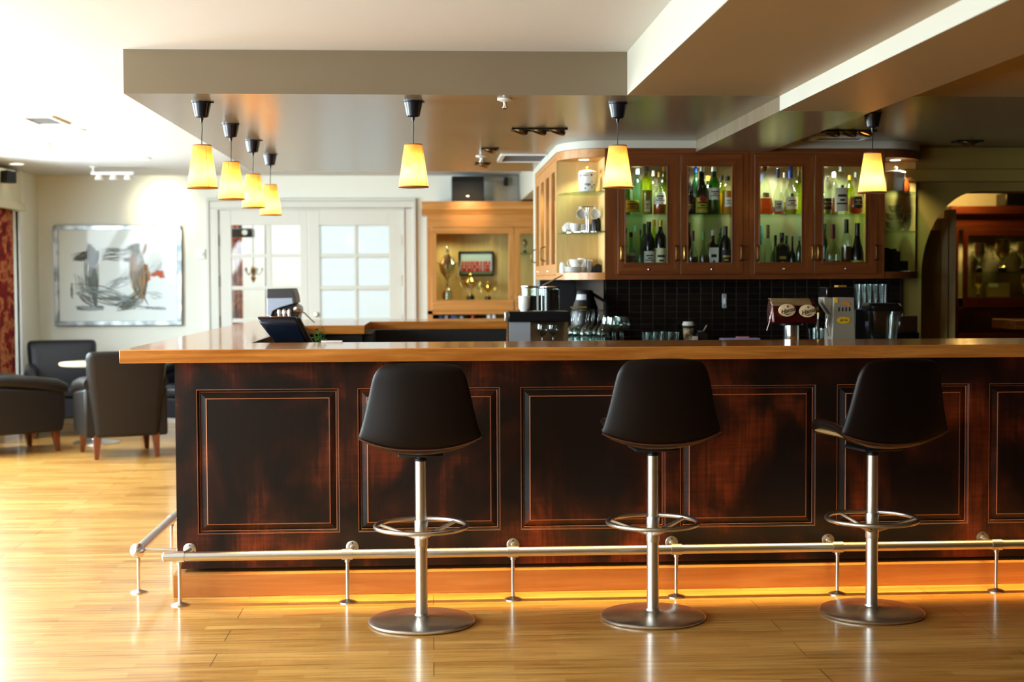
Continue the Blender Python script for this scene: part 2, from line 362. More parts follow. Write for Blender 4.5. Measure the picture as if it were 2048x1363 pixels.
# ------------------------------------------------------------------ the room
LX, RX, BY, NY, ZC, ZS, ZB = -3.85, 8.0, 14.0, -4.0, 2.442, 2.244, 2.176
struct('floor', MB().box(LX-.45, NY, -.1, RX, 18, 0), FLOOR, smooth=False)
struct('ceiling', MB().box(LX-.45, NY, ZC, RX, BY+.1, ZC+.1), CEIL, smooth=False)
# lowered ceiling over the bar: satin part, matt strip that runs towards the room, and a shallow beam
XS, XA, YS, YE = -1.375, .902, 6.41, 10.88
struct('ceiling_soffit', MB().box(XS, YS, ZS, RX, YE, ZC), SOFF, smooth=False)
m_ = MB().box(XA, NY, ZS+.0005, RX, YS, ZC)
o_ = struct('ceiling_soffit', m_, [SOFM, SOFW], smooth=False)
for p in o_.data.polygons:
    if p.normal.x < -.9: p.material_index = 1  # window-facing side gets a paler colour for the daylight on it
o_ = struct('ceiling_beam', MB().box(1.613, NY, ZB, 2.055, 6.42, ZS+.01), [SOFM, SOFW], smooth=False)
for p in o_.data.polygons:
    if p.normal.x < -.9: p.material_index = 1  # beam side towards the windows coloured paler, as lit
struct('ceiling_beam', MB().box(1.613, 6.42, ZB, 2.055, 8.47, ZS+.01), SOFF, smooth=False)
# left wall with five windows
g = MB(); ys = [NY] + [v for w in WIN for v in w] + [13.08]
for i in range(0, len(ys)-1, 2): g.box(LX-.45, ys[i], 0, LX-.15, ys[i+1], ZC)
for a, b in WIN: g.box(LX-.45, a, 0, LX-.15, b, .45); g.box(LX-.45, a, 2.3, LX-.15, b, ZC)
g.box(LX-.45, 13.32, 0, LX, BY, ZC); g.box(LX-.45, 13.08, 0, LX-.2, 13.32, ZC)
struct('wall_left', g, WALLP, smooth=False)
struct('trim_1', MB().box(LX-.02, 13.32, 0, LX+.02, 13.42, ZC), WHT, smooth=False)
for i, (a, b) in enumerate(WIN):
    f = MB(); f.box(LX-.32, a, .45, LX-.25, a+.07, 2.3).box(LX-.32, b-.07, .45, LX-.25, b, 2.3).box(LX-.32, a+.07, .45, LX-.25, b-.07, .52).box(LX-.32, a+.07, 2.23, LX-.25, b-.07, 2.3)
    f.box(LX-.31, (a+b)/2-.03, .52, LX-.26, (a+b)/2+.03, 2.23)
    w = struct('window_%d' % (i+1), f, WHT, smooth=False)
    MB().box(LX-.29, a+.07, .52, LX-.284, b-.07, 2.23).build('pane', PANE, w, smooth=False)
    MB().box(LX-.15, a-.03, .41, LX-.04, b+.03, .45).build('sill', WHT, w, smooth=False)
# back wall with the doorway
DX0, DX1, DZ = -2.14, -.235, 2.14
struct('wall_back', MB().box(LX-.45, BY, 0, DX0, BY+.15, ZC).box(DX1, BY, 0, RX, BY+.15, ZC).box(DX0, BY, DZ, DX1, BY+.15, ZC), WALLP, smooth=False)
struct('baseboard_back', MB().box(LX, BY-.018, 0, DX0-.06, BY, .09).box(DX1+.07, BY-.018, 0, RX, BY, .09), WHT, smooth=False)
struct('wall_right', MB().box(RX, NY, 0, RX+.1, 18, ZC), DARKW, smooth=False)
struct('wall_front', MB().box(LX-.45, NY-.1, 0, RX, NY, ZC), DARKW, smooth=False)
# wall core behind the bar: tiled low, painted above, with the arched opening to the side room
YW, XW = 8.85, 1.10
struct('wall_bar', MB().box(XW, YW, 0, 3.02, BY, ZS), OLIVE, smooth=False)
struct('wall_tiles', MB().box(XW-.008, YW-.008, .9, 3.02, YW, 1.42).box(XW-.008, YW, .9, XW, 10.72, 1.42), TILE, smooth=False)
struct('wall_pier', MB().box(.79, 10.62, 0, XW, 10.80, ZS), SOFW, smooth=False)
struct('wall_splash', MB().box(.822, 10.585, .9, XW-.012, 10.60, 1.40), BLKM, smooth=False)
struct('ceiling_beam', MB().box(.87, 10.9, 2.17, XW, BY, ZC), SOFW, smooth=False)
xa, xr, za, rz_ = at(1843, 500, 8.87).x, at(1960, 382, 8.87).x, 1.42, 1.963-1.42
arc = [(xa + (xr-xa)*(1-math.cos(t)), za + rz_*math.sin(t)) for t in [PI/2*i/14 for i in range(15)]]
arc2 = [(6.6 - (x-xa), z) for x, z in reversed(arc)]
poly = [(3.02, 0), (xa, 0)] + arc + arc2 + [(6.6, 0), (RX, 0), (RX, ZS), (3.02, ZS)]
struct('wall_arch', MB().prism(poly, 8.87, 9.12, 'Y'), OLIVE, smooth=False)
struct('trim_2', MB().box(3.02, 8.80, 2.02, RX, 8.87, 2.10).box(3.02, 8.83, 2.10, RX, 8.87, ZS), OLIVE, smooth=False, bevel=.008)
# far casing of the side room seen through the arch, and its wall
struct('wall_side', MB().box(4.30, 9.12, 0, 4.36, BY, ZS), WALLP, smooth=False) if False else None
struct('ceiling', MB().box(3.02, YE, ZS+.12, RX, BY, ZC), OLIVE, smooth=False)
g = MB().box(3.38, 9.14, 0, 3.44, 9.24, 1.80).box(3.45, 9.16, 0, 3.50, 9.26, 1.86)
struct('trim_3', g, mat('old_cream_paint', (206, 190, 140), .6), smooth=False, bevel=.006)
struct('wall_passage', MB().box(3.02, 9.12, 0, 3.38, 9.2, 1.72), OLIVE, smooth=False)
# adjoining lounge
struct('wall_lounge', MB().box(LX-.3, 18, 0, RX, 18.1, ZC+.4).box(LX-.4, BY+.1, 0, LX-.3, 18, ZC+.4).box(1.6, BY+.15, 0, 1.7, 18, ZC+.4), mat('white_wall_paint', (240, 242, 240), .8), smooth=False)
struct('ceiling_lounge', MB().box(LX-.3, BY+.1, ZC+.3, 1.7, 18, ZC+.4), CEIL, smooth=False)
# pelmet box over the corner curtain
struct('trim_4', MB().box(LX-.149, 11.9, 2.07, LX+.10, 13.10, 2.40).box(LX-.149, 11.88, 2.05, LX+.13, 13.13, 2.12), mat('pelmet_paint', (206, 200, 172), .6), smooth=False, bevel=.006)

# ------------------------------------------------------------------ double door with glass panes
g = MB()
g.box(-2.185, BY-.03, 0, -2.120, BY+.02, 2.12).box(-.262, BY-.03, 0, -.187, BY+.02, 2.12).box(-2.185, BY-.03, 2.12, -.187, BY+.02, 2.19)
g.box(-2.215, BY-.045, 0, -2.186, BY-.001, 2.191).box(-.186, BY-.045, 0, -.152, BY-.001, 2.191).box(-2.215, BY-.045, 2.192, -.152, BY-.001, 2.215)
g.box(-2.119, BY-.045, 0, -2.097, BY+.02, 2.102).box(-.283, BY-.045, 0, -.263, BY+.02, 2.102).box(-2.119, BY-.045, 2.103, -.263, BY+.02, 2.119)
struct('door_1', g, DOORP, smooth=False, bevel=.004)
def door_leaf(name, x0, x1, px, frost):
    g = MB(); zr = [2.10, 1.953]; rows = [(1.670, 1.953), (1.352, 1.635), (1.029, 1.313), (.706, .99), (.384, .668)]
    g.box(x0, BY-.02, 0, px[0][0], BY+.025, 2.10).box(px[1][1], BY-.02, 0, x1, BY+.025, 2.10)
    g.box(px[0][0], BY-.02, 1.953, px[1][1], BY+.025, 2.10).box(px[0][0], BY-.02, 0, px[1][1], BY+.025, .384)
    g.box(px[0][1], BY-.015, .384, px[1][0], BY+.02, 1.953)
    for i in range(4):
        for q in px: g.box(q[0], BY-.015, rows[i+1][1], q[1], BY+.02, rows[i][0])
    d = struct(name, g, DOORP, smooth=False, bevel=.004)
    for q in px:
        for r in rows: MB().box(q[0]-.003, BY+.002, r[0]-.003, q[1]+.003, BY+.006, r[1]+.003).build('pane', FROST if frost else PANE, d, smooth=False)
    return d
dl = door_leaf('door_2', -2.095, -1.224, ((-1.975, -1.636), (-1.582, -1.301)), False)
dr = door_leaf('door_3', -1.218, -.285, ((-1.104, -.767), (-.738, -.42)), True)
for d, x in ((dl, -2.098), (dr, -.282)):
    for z in (1.80, 1.40, 1.0): MB().lathe([(.009, -.055), (.009, .055)], (x, BY-.03, z), 10).build('hinge', BRASS, d)
MB().lathe([(.026, 0), (.026, .008), (.02, .011)], seg=20, T=Matrix.Translation((-1.14, BY-.02, 1.065)) @ Matrix.Rotation(PI/2, 4, 'X')).build('lock_rosette', STEEL, dr)

# things seen through the clear door leaf
def curtain(name, x, y, w, z0, z1, label, axis='X', n=7, amp=.03):
    g = MB(); pts = []
    N_ = n*8
    for i in range(N_+1):
        t = i/N_; a = t*w; d = amp*math.sin(t*n*2*PI)+.4*amp*math.sin(t*n*4.3*PI+1)
        pts.append((x+a, y+d) if axis == 'X' else (x+d, y+a))
    vs = []; fs = []; nz = 10
    for j in range(nz+1):
        z = z0+(z1-z0)*j/nz; k = 1+.12*(1-j/nz)
        for (px, py) in pts:
            vs.append((x+(px-x)*(1 if axis == 'X' else k), y+(py-y)*(k if axis == 'X' else 1), z))
    n1 = len(pts)
    for j in range(nz):
        for i in range(n1-1): fs.append((j*n1+i, j*n1+i+1, (j+1)*n1+i+1, (j+1)*n1+i))
    g.add(vs, fs); o = g.build(name, CURT); q = o.modifiers.new('t', 'SOLIDIFY'); q.thickness = .004
    return tag(o, label, 'curtain')
CURT = noise_mat('red_damask', [(.38, (96, 6, 10)), (.48, (132, 16, 18)), (.54, (186, 120, 70)), (.66, (120, 14, 16))], 9, .8, 0, (1, 1, .8), 3)
curtain('curtain', LX+.03, 12.2, .82, .12, 2.06, 'red and gold damask curtain hanging under the pelmet in the room corner', 'Y')
curtain('curtain', at(464, 560, 17.2).x, 17.2, .13, .1, 2.2, 'red curtain of the next room seen through the clear door panes', 'X', 3)
g = MB(); g.tube([(0, 0, 0), (0, 0, -.55)], .006); g.lathe([(.005, -.55), (.03, -.58), (.05, -.62), (.02, -.68), (.045, -.72), (.005, -.80)], seg=14)
ch = thing('chandelier', 'small brass chandelier hanging in the room behind the glazed door', 'lamp', (at(507, 560, 16.2).x, 16.2, 1.95)); ch.scale = (.6, .6, .6)
g2 = MB().tube([(0, 0, 1.32), (0, 0, -.62)], .008); g2.build('stem', BRASS, ch)
MB().lathe([(.006, -.62), (.04, -.66), (.055, -.72), (.025, -.80), (.05, -.86), (.005, -.95)], seg=16).build('body', BRASS, ch)
for k in range(5):
    a = 2*PI*k/5; MB().tube([(.03*math.cos(a), .03*math.sin(a), -.74), (.11*math.cos(a), .11*math.sin(a), -.80), (.17*math.cos(a), .17*math.sin(a), -.72)], .007).lathe([(.012, 0), (.012, .06)], (.17*math.cos(a), .17*math.sin(a), -.72), 8).build('arm', BRASS, ch)
sp = thing('ceiling_projector', 'dark projector under the ceiling of the next room, seen through the top pane', 'projector', (at(482, 470, 15.6).x, 15.6, ZC+.3))
MB().tube([(0, 0, 0), (0, 0, -.76)], .012).build('mount', BLK, sp); MB().box(-.14, -.12, -.86, .14, .12, -.76).build('housing', BLK, sp, bevel=.015)
MB().lathe([(.03, 0), (.03, .03)], T=Matrix.Translation((.06, -.12, -.81)) @ Matrix.Rotation(PI/2, 4, 'X')).build('lens', CHROME, sp)
fr = at(541, 560, 16.8).x
tag(MB().box(fr-.05, 16.7, .0, fr+.0, 16.8, 2.35).build('wooden_post', RDZ, smooth=False), 'dark wooden post of the next room behind the clear door leaf', 'post')

# ------------------------------------------------------------------ picture, thermostat
x0, x1, z0, z1 = -3.696, -2.46, .967, 1.955
pt = thing('framed_painting', 'large abstract painting with dark and orange strokes in a silver frame', 'painting', ((x0+x1)/2, BY-.03, (z0+z1)/2))
w, h = (x1-x0)/2, (z1-z0)/2; fw = .045
FRM = noise_mat('silver_leaf', [(.35, (120, 128, 132)), (.6, (196, 202, 204))], 9, .35, .6)
g = MB()
for (a, b, c, d) in ((-w, -h, w, -h+fw), (-w, h-fw, w, h), (-w, -h+fw, -w+fw, h-fw), (w-fw, -h+fw, w, h-fw)): g.box(a, -.02, b, c, .03, d)
g.build('frame', FRM, pt, bevel=.006)
MB().box(-w+fw, .0, -h+fw, w-fw, .02, h-fw).build('mount_board', mat('mount_white', (244, 246, 244), .6), pt)
# the print: strokes laid on paper
iw, ih = w-.17, h-.16
def PP(cx, cy): # crop coordinates of the picture -> local
    return ((cx-1070)/1160*2*w, (590-cy)/900*2*h)
pm = [mat('paper', (242, 245, 246), .6)] + [mat('stroke_%d' % i, c, .6) for i, c in enumerate([(70, 70, 66), (110, 108, 98), (160, 168, 170), (176, 124, 60), (196, 84, 44), (196, 200, 204), (120, 90, 100)])]
g = MB(); a = PP(640, 910); b = PP(1510, 190); g.box(a[0], -.001, a[1], b[0], .001, b[1], 0)
lay = [.0012]
def stroke(pts, wd, mi):
    lay[0] += .00002; P_ = [Vector((*PP(*p), 0)) for p in pts]; n = len(P_); vs = []; fs = []
    for i, p in enumerate(P_):
        d = (P_[min(i+1, n-1)]-P_[max(i-1, 0)]).normalized(); nn = Vector((-d.y, d.x, 0)); t = i/(n-1)
        q = wd/1160*2*w*.5*(.35+1.0*math.sin(PI*min(max(t, .08), .92)))*random.uniform(.7, 1.2)
        for s_ in (1, -1): r = p+nn*q*s_; vs.append((r.x, -lay[0], r.y))
    for i in range(n-1): fs.append((2*i, 2*i+1, 2*i+3, 2*i+2))
    g.add(vs, fs, mi)
def scribble(c0, c1, bend, n, wd, mis, jit=25):
    for _ in range(n):
        a = Vector(c0)+Vector((random.uniform(-jit, jit), random.uniform(-jit, jit))); b = Vector(c1)+Vector((random.uniform(-jit, jit), random.uniform(-jit, jit)))
        nrm = Vector((-(b-a).y, (b-a).x)).normalized()*random.uniform(-bend, bend)
        stroke([tuple(a.lerp(b, t)+nrm*math.sin(PI*t)+Vector((random.uniform(-3, 3), random.uniform(-3, 3)))) for t in [i/9 for i in range(10)]], random.uniform(.3, 1)*wd, random.choice(mis))
scribble((835, 330), (830, 520), 12, 7, 42, (1, 2)); scribble((830, 480), (860, 860), 30, 12, 40, (1, 2, 2), 14); scribble((885, 370), (880, 480), 8, 4, 30, (1,), 10)
scribble((680, 440), (830, 390), 14, 7, 26, (1, 2)); scribble((650, 660), (650, 790), 6, 3, 18, (1, 3), 10); scribble((700, 750), (860, 850), 20, 6, 16, (2, 3)); scribble((690, 880), (930, 880), 12, 9, 34, (1, 2, 3), 14)
scribble((930, 360), (1130, 370), 12, 5, 9, (3, 2), 26); scribble((930, 440), (1130, 440), 16, 4, 9, (3, 2), 12)
scribble((1150, 350), (1280, 320), 16, 6, 24, (1, 2), 22); scribble((1240, 330), (1230, 420), 18, 7, 42, (1, 2), 18); scribble((1120, 450), (1250, 450), 10, 5, 22, (1, 7), 14)
scribble((1210, 430), (1270, 780), 28, 9, 34, (1, 2, 7, 4), 18); scribble((1290, 460), (1290, 780), 18, 9, 46, (4, 4, 2), 20); scribble((1330, 300), (1290, 400), 8, 5, 14, (4, 2), 14)
scribble((1320, 500), (1340, 640), 14, 6, 36, (4, 5), 18); scribble((1360, 590), (1480, 560), 8, 5, 30, (5,), 14); scribble((1430, 560), (1480, 610), 8, 7, 44, (5,), 16)
scribble((1000, 700), (1160, 600), 40, 14, 10, (3, 6), 55); scribble((700, 560), (760, 720), 20, 8, 9, (3, 6), 50); scribble((900, 800), (1200, 790), 14, 9, 20, (2, 3), 16); scribble((1080, 870), (1260, 720), 18, 11, 24, (1, 2, 3), 26)
scribble((1100, 860), (1250, 800), 10, 7, 26, (1, 2), 20); scribble((1320, 780), (1450, 760), 18, 6, 10, (3, 6), 40); scribble((1240, 880), (1500, 890), 8, 5, 8, (7, 6), 12); scribble((1300, 780), (1340, 860), 4, 2, 8, (1,), 6)
scribble((830, 330), (850, 860), 60, 16, 8, (1, 2), 36); scribble((1230, 330), (1270, 800), 70, 20, 8, (1, 2, 4), 40); scribble((660, 430), (900, 380), 20, 9, 7, (1, 2), 30)
scribble((700, 700), (1250, 860), 60, 14, 8, (1, 2, 3), 46); scribble((1250, 820), (1060, 880), 40, 10, 9, (1, 2), 40); scribble((900, 380), (1200, 360), 40, 10, 6, (1, 3), 40); scribble((1350, 560), (1480, 480), 40, 8, 5, (3, 6), 50)
g.build('print', pm, pt, smooth=False)
MB().box(-w+fw, -.012, -h+fw, w-fw, -.010, h-fw).build('glazing', pane_mat('picture_glass', (252, 254, 254), .006, 0, 5, .25), pt, smooth=False)
th = thing('thermostat', 'small white thermostat on the wall between painting and doors', 'thermostat', (-2.272, BY, 1.668))
MB().box(-.041, -.03, -.049, .041, 0, .049).build('housing', WHT, th, bevel=.006)
MB().lathe([(.022, 0), (.022, .012), (.015, .016)], seg=20, T=Matrix.Translation((.008, -.03, 0)) @ Matrix.Rotation(PI/2, 4, 'X')).build('dial', WHT, th)
lsp = thing('wall_speaker', 'small black speaker fixed to the pelmet by the corner curtain', 'speaker', (LX+.14, 12.48, 2.31), -.5)
MB().box(-.01, -.05, -.05, .08, .06, .06).build('housing', BLK, lsp, bevel=.01); MB().box(-.03, -.01, -.01, -.01, .01, .01).build('bracket', GREY, lsp)

# ------------------------------------------------------------------ ceiling fittings
def downlight(x, y, z, label, lit=True, r=.075):
    t = thing('recessed_downlight', label, 'ceiling light', (x, y, z), group='round ceiling downlights')
    MB().lathe([(r, 0), (r, -.006), (r*.82, -.010), (r*.78, 0)], seg=28).build('ring', WHT, t)
    MB().lathe([(r*.78, -.003), (.001, -.005)], seg=24).build('lens', GLOWW if lit else GREY, t); return t
downlight(-3.63, 12.55, ZC, 'lit round ceiling downlight beside the pelmet over the curtain')
downlight(-2.441, 12.03, ZC, 'lit round ceiling downlight above the left armchairs, in front of the painting')
downlight(-2.437, 9.79, ZC, 'round ceiling downlight just beside the square vent')
def vent(x, y, sx, sy, z, label, slats=7, m=WHT):
    t = thing('ceiling_vent', label, 'vent', (x, y, z))
    f = MB(); b = .03
    f.box(-sx, -sy, -.012, sx, -sy+b, 0).box(-sx, sy-b, -.012, sx, sy, 0).box(-sx, -sy+b, -.012, -sx+b, sy-b, 0).box(sx-b, -sy+b, -.012, sx, sy-b, 0); f.build('frame', m, t, bevel=.002)
    MB().box(-sx+b, -sy+b, -.002, sx-b, sy-b, 0).build('backing', GREY, t)
    for i in range(slats):
        yy = -sy+b+(2*sy-2*b)*(i+.5)/slats
        MB().box(-sx+b, -.004, -.001, sx-b, .004, .001, T=Matrix.Translation((0, yy, -.006)) @ Matrix.Rotation(.6, 4, 'X')).build('slat', LGREY, t)
vent(-2.48, 9.2, .11, .22, ZC, 'square louvred air vent in the white ceiling, nearer the camera'); vent(.64, 9.66, .17, .28, ZS, 'grey louvred vent in the lowered ceiling beside the cabinets'); vent(2.44, 8.27, .17, .10, ZS, 'dim louvred vent in the lowered ceiling over the right cabinet', 4)
def track(x, y, n, label):
    t = thing('ceiling_spotlight', label, 'ceiling light', (x, y, ZC))
    MB().tube([(0, 0, 0), (0, 0, -.05)], .01).lathe([(.035, 0), (.035, -.008)], seg=16).build('stem', WHT, t)
    MB().box(-.02, -.02, -.075, .36, .02, -.05).build('bar', WHT, t)
    for k in range(n): MB().lathe([(.02, .02), (.04, -.03), (.036, -.034), (.001, -.03)], (.05+.26*k/max(1, n-1), 0, -.085), 14, T=None).build('lamp_head', WHT, t)
    return t
track(-2.98, 9.95, 4, 'white ceiling rail carrying four small spot heads behind the vent')
track(-3.05, 12.9, 3, 'white ceiling rail of spot heads in front of the painting wall')
tag(MB().lathe([(.05, 0), (.05, -.02), (.035, -.045), (.001, -.05)], seg=24).build('smoke_detector', WHT, loc=(-1.52, 9.3, ZC)), 'white smoke detector on the high ceiling beside the lowered part', 'smoke detector')
def sprinkler(x, y, z, label):
    t = thing('sprinkler', label, 'sprinkler', (x, y, z), group='ceiling sprinklers')
    MB().lathe([(.035, 0), (.035, -.006), (.012, -.014)], seg=24).build('escutcheon', WHT, t)
    MB().lathe([(.008, -.012), (.008, -.035), (.013, -.037), (.013, -.042), (.004, -.05)], seg=12).build('head', CHROME, t)
sprinkler(.347, 6.55, ZS, 'white sprinkler head under the lowered ceiling between two front pendants')
sprinkler(.342, 9.55, ZS, 'white sprinkler head between the two square recessed spots')
def recessed(x0, x1, y, n, label, lit):
    t = thing('recessed_spotlight', label, 'ceiling light', ((x0+x1)/2, y, ZS)); hw = (x1-x0)/2; d = .06
    MB().box(-hw, -d, -.008, hw, -d+.012, 0).box(-hw, d-.012, -.008, hw, d, 0).box(-hw, -d, -.008, -hw+.012, d, 0).box(hw-.012, -d, -.008, hw, d, 0).box(-hw, -d, -.001, hw, d, 0).build('housing', BLK, t)
    for k in range(n):
        c = -hw+2*hw*(k+.5)/n; T = Matrix.Translation((c, 0, -.004)) @ Matrix.Rotation(.35, 4, 'Y')
        MB().lathe([(.048, .0), (.046, -.018), (.036, -.014), (.02, .0)], seg=20, T=T).build('lamp_ring', BRASS, t)
        MB().lathe([(.034, -.008), (.001, -.004)], seg=16, T=T).build('lens', GLOWA if k in lit else BLK, t)
recessed(.452, .764, 7.85, 3, 'black three-lamp recessed spotlight in front of the left rounded cabinet', (2,))
recessed(.325, .435, 9.01, 1, 'square black recessed spotlight with a bright amber lamp', (0,))
recessed(.32, .43, 10.15, 1, 'square black recessed spotlight near the back edge of the soffit', (0,))
recessed(2.244, 2.535, 7.91, 3, 'black three-lamp recessed spotlight behind the last pendant', (2,))
recessed(3.22, 3.38, 8.47, 1, 'small black recessed spotlight near the arch wall', ())

# ------------------------------------------------------------------ pendant lamps
def pendant(x, y, label, rz=0, dz=0):
    t = thing('pendant_lamp', label, 'pendant lamp', (x, y, ZS), rz, 'pendant lamps over the bar')
    g = MB(); n = 48; vs = []; prof = [(.047, 0), (.047, -.006), (.043, -.008), (.030, -.070), (.024, -.074), (.008, -.076)]
    fs = []
    for r, z in prof:
        for i in range(n):
            q = r*(1+(.03 if i % 2 else -.0)*(1 if -.07 <= z <= -.008 else 0)); a = 2*PI*i/n; vs.append((q*math.cos(a), q*math.sin(a), z))
    for j in range(len(prof)-1):
        for i in range(n): fs.append((j*n+i, j*n+(i+1) % n, (j+1)*n+(i+1) % n, (j+1)*n+i))
    fs.append(tuple(range(n))); fs.append(tuple((len(prof)-1)*n+i for i in range(n-1, -1, -1)))
    g.add(vs, fs); g.box(.04, -.006, -.006, .058, .006, -.001); g.build('canopy', NAVY, t)
    MB().lathe([(.008, -.074), (.008, -.084), (.0045, -.092), (.0045, -.098)], seg=12).build('cord_grip', BLK, t)
    zt, zb = -.203, -.405
    MB().tube([(0, 0, -.09), (.002, 0, -.13), (-.001, 0, -.17), (0, 0, zt-.03)], .0026, 6).build('cord', BLK, t)
    MB().lathe([(.014, 0), (.014, -.05), (.011, -.055)], (0, 0, zt-.02), 14).build('lamp_holder', BLK, t)
    MB().lathe([(.0425, zt), (.0715, zb)], seg=40).build('lamp_shade', SHADE, t)
    g = MB(); g2_ = MB(); g.lathe([(.0430, zt+.001), (.0437, zt-.004), (.0420, zt-.004), (.0418, zt+.001), (.0430, zt+.001)], seg=40)
    g2_.lathe([(.0712, zb+.004), (.0722, zb-.001), (.0705, zb-.001), (.0700, zb+.004), (.0712, zb+.004)], seg=40); g.build('shade_trim', TRIM, t); g2_.build('shade_trim', TRIM, t)
    a = -1.0; ca, sa = math.cos(a), math.sin(a)
    MB().tube([(.0432*ca, .0432*sa, zt), (.0721*ca, .0721*sa, zb)], .0009, 6).build('shade_seam', TRIM, t)
    for k in range(3): b = 2*PI*k/3; MB().tube([(.014*math.cos(b), .014*math.sin(b), zt-.02), (.042*math.cos(b), .042*math.sin(b), zt-.001)], .001, 5).build('spider_arm', STEEL, t)
    MB().lathe([(.008, -.255), (.012, -.27), (.028, -.30), (.030, -.315), (.022, -.335), (.001, -.343)], seg=20).build('bulb', lampmat('bulb_glow', (255, 200, 110), 14) if 'bulb_glow' not in bpy.data.materials else bpy.data.materials['bulb_glow'], t)
    p = point('pendant_bulb_light', (x, y, ZS-.318), PEND, (1, .80, .50), .034)
    return t
PEND = 12
for (x, y, l, r) in ((-1.077, 6.70, 'yellow cone pendant lamp at the front corner of the bar', 0), (-1.071, 7.62, 'second yellow pendant lamp along the bar side, behind the corner one', -.75),
                     (-1.065, 8.50, 'third yellow pendant lamp along the bar side, overlapping the last one', .2), (-1.068, 9.43, 'last small yellow pendant lamp of the side row, in front of the doors', -.5),
                     (-.081, 6.64, 'yellow pendant lamp hanging alone between bar corner and cabinets', .5), (.894, 6.68, 'yellow pendant lamp in front of the open left end of the cabinets', .9),
                     (2.252, 7.05, 'yellow pendant lamp behind the ceiling beam near the right cabinet end', 1.2)):
    pendant(x, y, l, r)

# ------------------------------------------------------------------ bar
ZT, ZU, YF, YK, YP = 1.107, 1.050, 6.06, 6.70, 6.262
XO, XI, XE = -1.337, -.864, 7.6
wt = MB()
wt.prism([(XO, YF), (XE, YF), (XE, YK), (XI, YK), (XI, 9.22), (-.441, 9.22), (-.441, 10.05), (.66, 10.05), (.66, 10.72), (XO, 10.72)], ZU, ZT, 'Z')
tag(wt.build('bar_worktop', OAKH, bevel=.003), 'long glossy oak bar top running round three sides of the bar', 'worktop')
bf = thing('bar_counter', 'dark stained panelled bar front rubbed red-brown, on an oak plinth', 'bar', (0, YP, 0))
ZP0, ZP1 = .118, ZU-.002
XP0 = -1.14; o0, o1 = .273, .919
pan = [(-1.046, -.418), (-.333, .304), (.398, 1.055), (1.124, 1.746), (1.845, 2.461), (2.555, 3.17), (3.27, 3.89), (3.99, 4.6), (4.7, 5.32), (5.42, 6.03), (6.13, 6.75)]
g = MB(); pv = XP0
for a, b in pan: g.box(pv, 0, ZP0, a, .04, ZP1); pv = b
g.box(pv, 0, ZP0, 7.5, .04, ZP1)
for a, b in pan: g.box(a, 0, ZP0, b, .04, o0); g.box(a, 0, o1, b, .04, ZP1)
g.box(XP0+.0005, .0005, ZP0, XP0+.04, 4.4, ZP1)                      # side wall of the bar
g.build('carcass', WORN, bf, smooth=False)
g = MB().box(XP0-.012, -.045, 0, 7.5, .02, .100).box(XP0-.012, .02, 0, XP0+.03, 4.4, .100).box(XP0+.03, .02, .085, 7.5, .1, .1)
g.build('plinth', PLINTH, bf, smooth=False, bevel=.002)
def raised_panel(a, b, T=None):
    # moulding, bevelled border, rubbed edge lines, field
    g = MB(); i1, i2, i3 = .010, .040, .046
    def ring(x0, z0, x1, z1, y0, X0, Z0, X1, Z1, y1, mi):
        vs = [(x0, y0, z0), (x1, y0, z0), (x1, y0, z1), (x0, y0, z1), (X0, y1, Z0), (X1, y1, Z0), (X1, y1, Z1), (X0, y1, Z1)]
        g.add(vs, [(0, 1, 5, 4), (1, 2, 6, 5), (2, 3, 7, 6), (3, 0, 4, 7)], mi)
    def R(k): return (a+k, o0+k, b-k, o1-k)
    prof = [(0, 0, 0), (.0018, .0, 1), (.007, .009, 0), (.012, .010, 0), (.0135, .012, 1), (.015, .016, 0), (.040, .006, 0), (.0432, .0046, 1), (.0455, .0055, 0)]
    for (k0, y0, m0), (k1, y1, m1) in zip(prof, prof[1:]):
        A, B = R(k0), R(k1); ring(A[0], A[1], A[2], A[3], y0, B[0], B[1], B[2], B[3], y1, m1)
    A = R(.0455); g.add([(A[0], .0055, A[1]), (A[2], .0055, A[1]), (A[2], .0055, A[3]), (A[0], .0055, A[3])], [(0, 1, 2, 3)], 0)
    g.box(a+.001, .018, o0+.001, b-.001, .03, o1-.001, 0)
    return g.build('panel', [WORN, COPPER], bf, smooth=False)
for a, b in pan: raised_panel(a, b)
g = MB().box(XI-.02, .43, ZP0, XI+.02, 4.4, ZP1).box(XI, .41, ZP0, 7.5, .44, ZP1).box(-.40, 3.80, ZP0, .54, 3.84, ZP1).box(XI-.02, 3.0, ZP0, -.46, 3.04, ZP1).box(-.48, 3.04, ZP0, -.40, 3.84, ZP1)
g.build('inner_lining', BLKM, bf, smooth=False)
# under-bar worktop inside and back worktop under the cabinets
tag(MB().box(-.6, YK+.02, .90, 5.2, 7.36, .94).box(-.6, YK+.04, 0, 5.2, 7.30, .90).build('underbar_bench', mat('dark_steel', (60, 60, 58), .35, 1), smooth=False), 'dark steel work bench hidden close behind the bar front', 'work bench')
ZW = 1.02
tag(MB().prism([(.56, 7.75), (.56, 10.60), (XW-.012, 10.60), (XW-.012, YW-.012), (3.1, YW-.012), (3.1, 8.18), (.98, 8.18), (.98, 7.75)], ZW-.04, ZW, 'Z').prism([(.62, 7.82), (.62, 10.58), (XW-.02, 10.58), (XW-.02, YW-.02), (3.05, YW-.02), (3.05, 8.25), (.92, 8.25), (.92, 7.82)], 0, ZW-.04, 'Z').build('back_worktop', mat('dark_worktop', (34, 28, 24), .25), smooth=False), 'dark back worktop below the wall cabinets carrying the glasses', 'worktop')

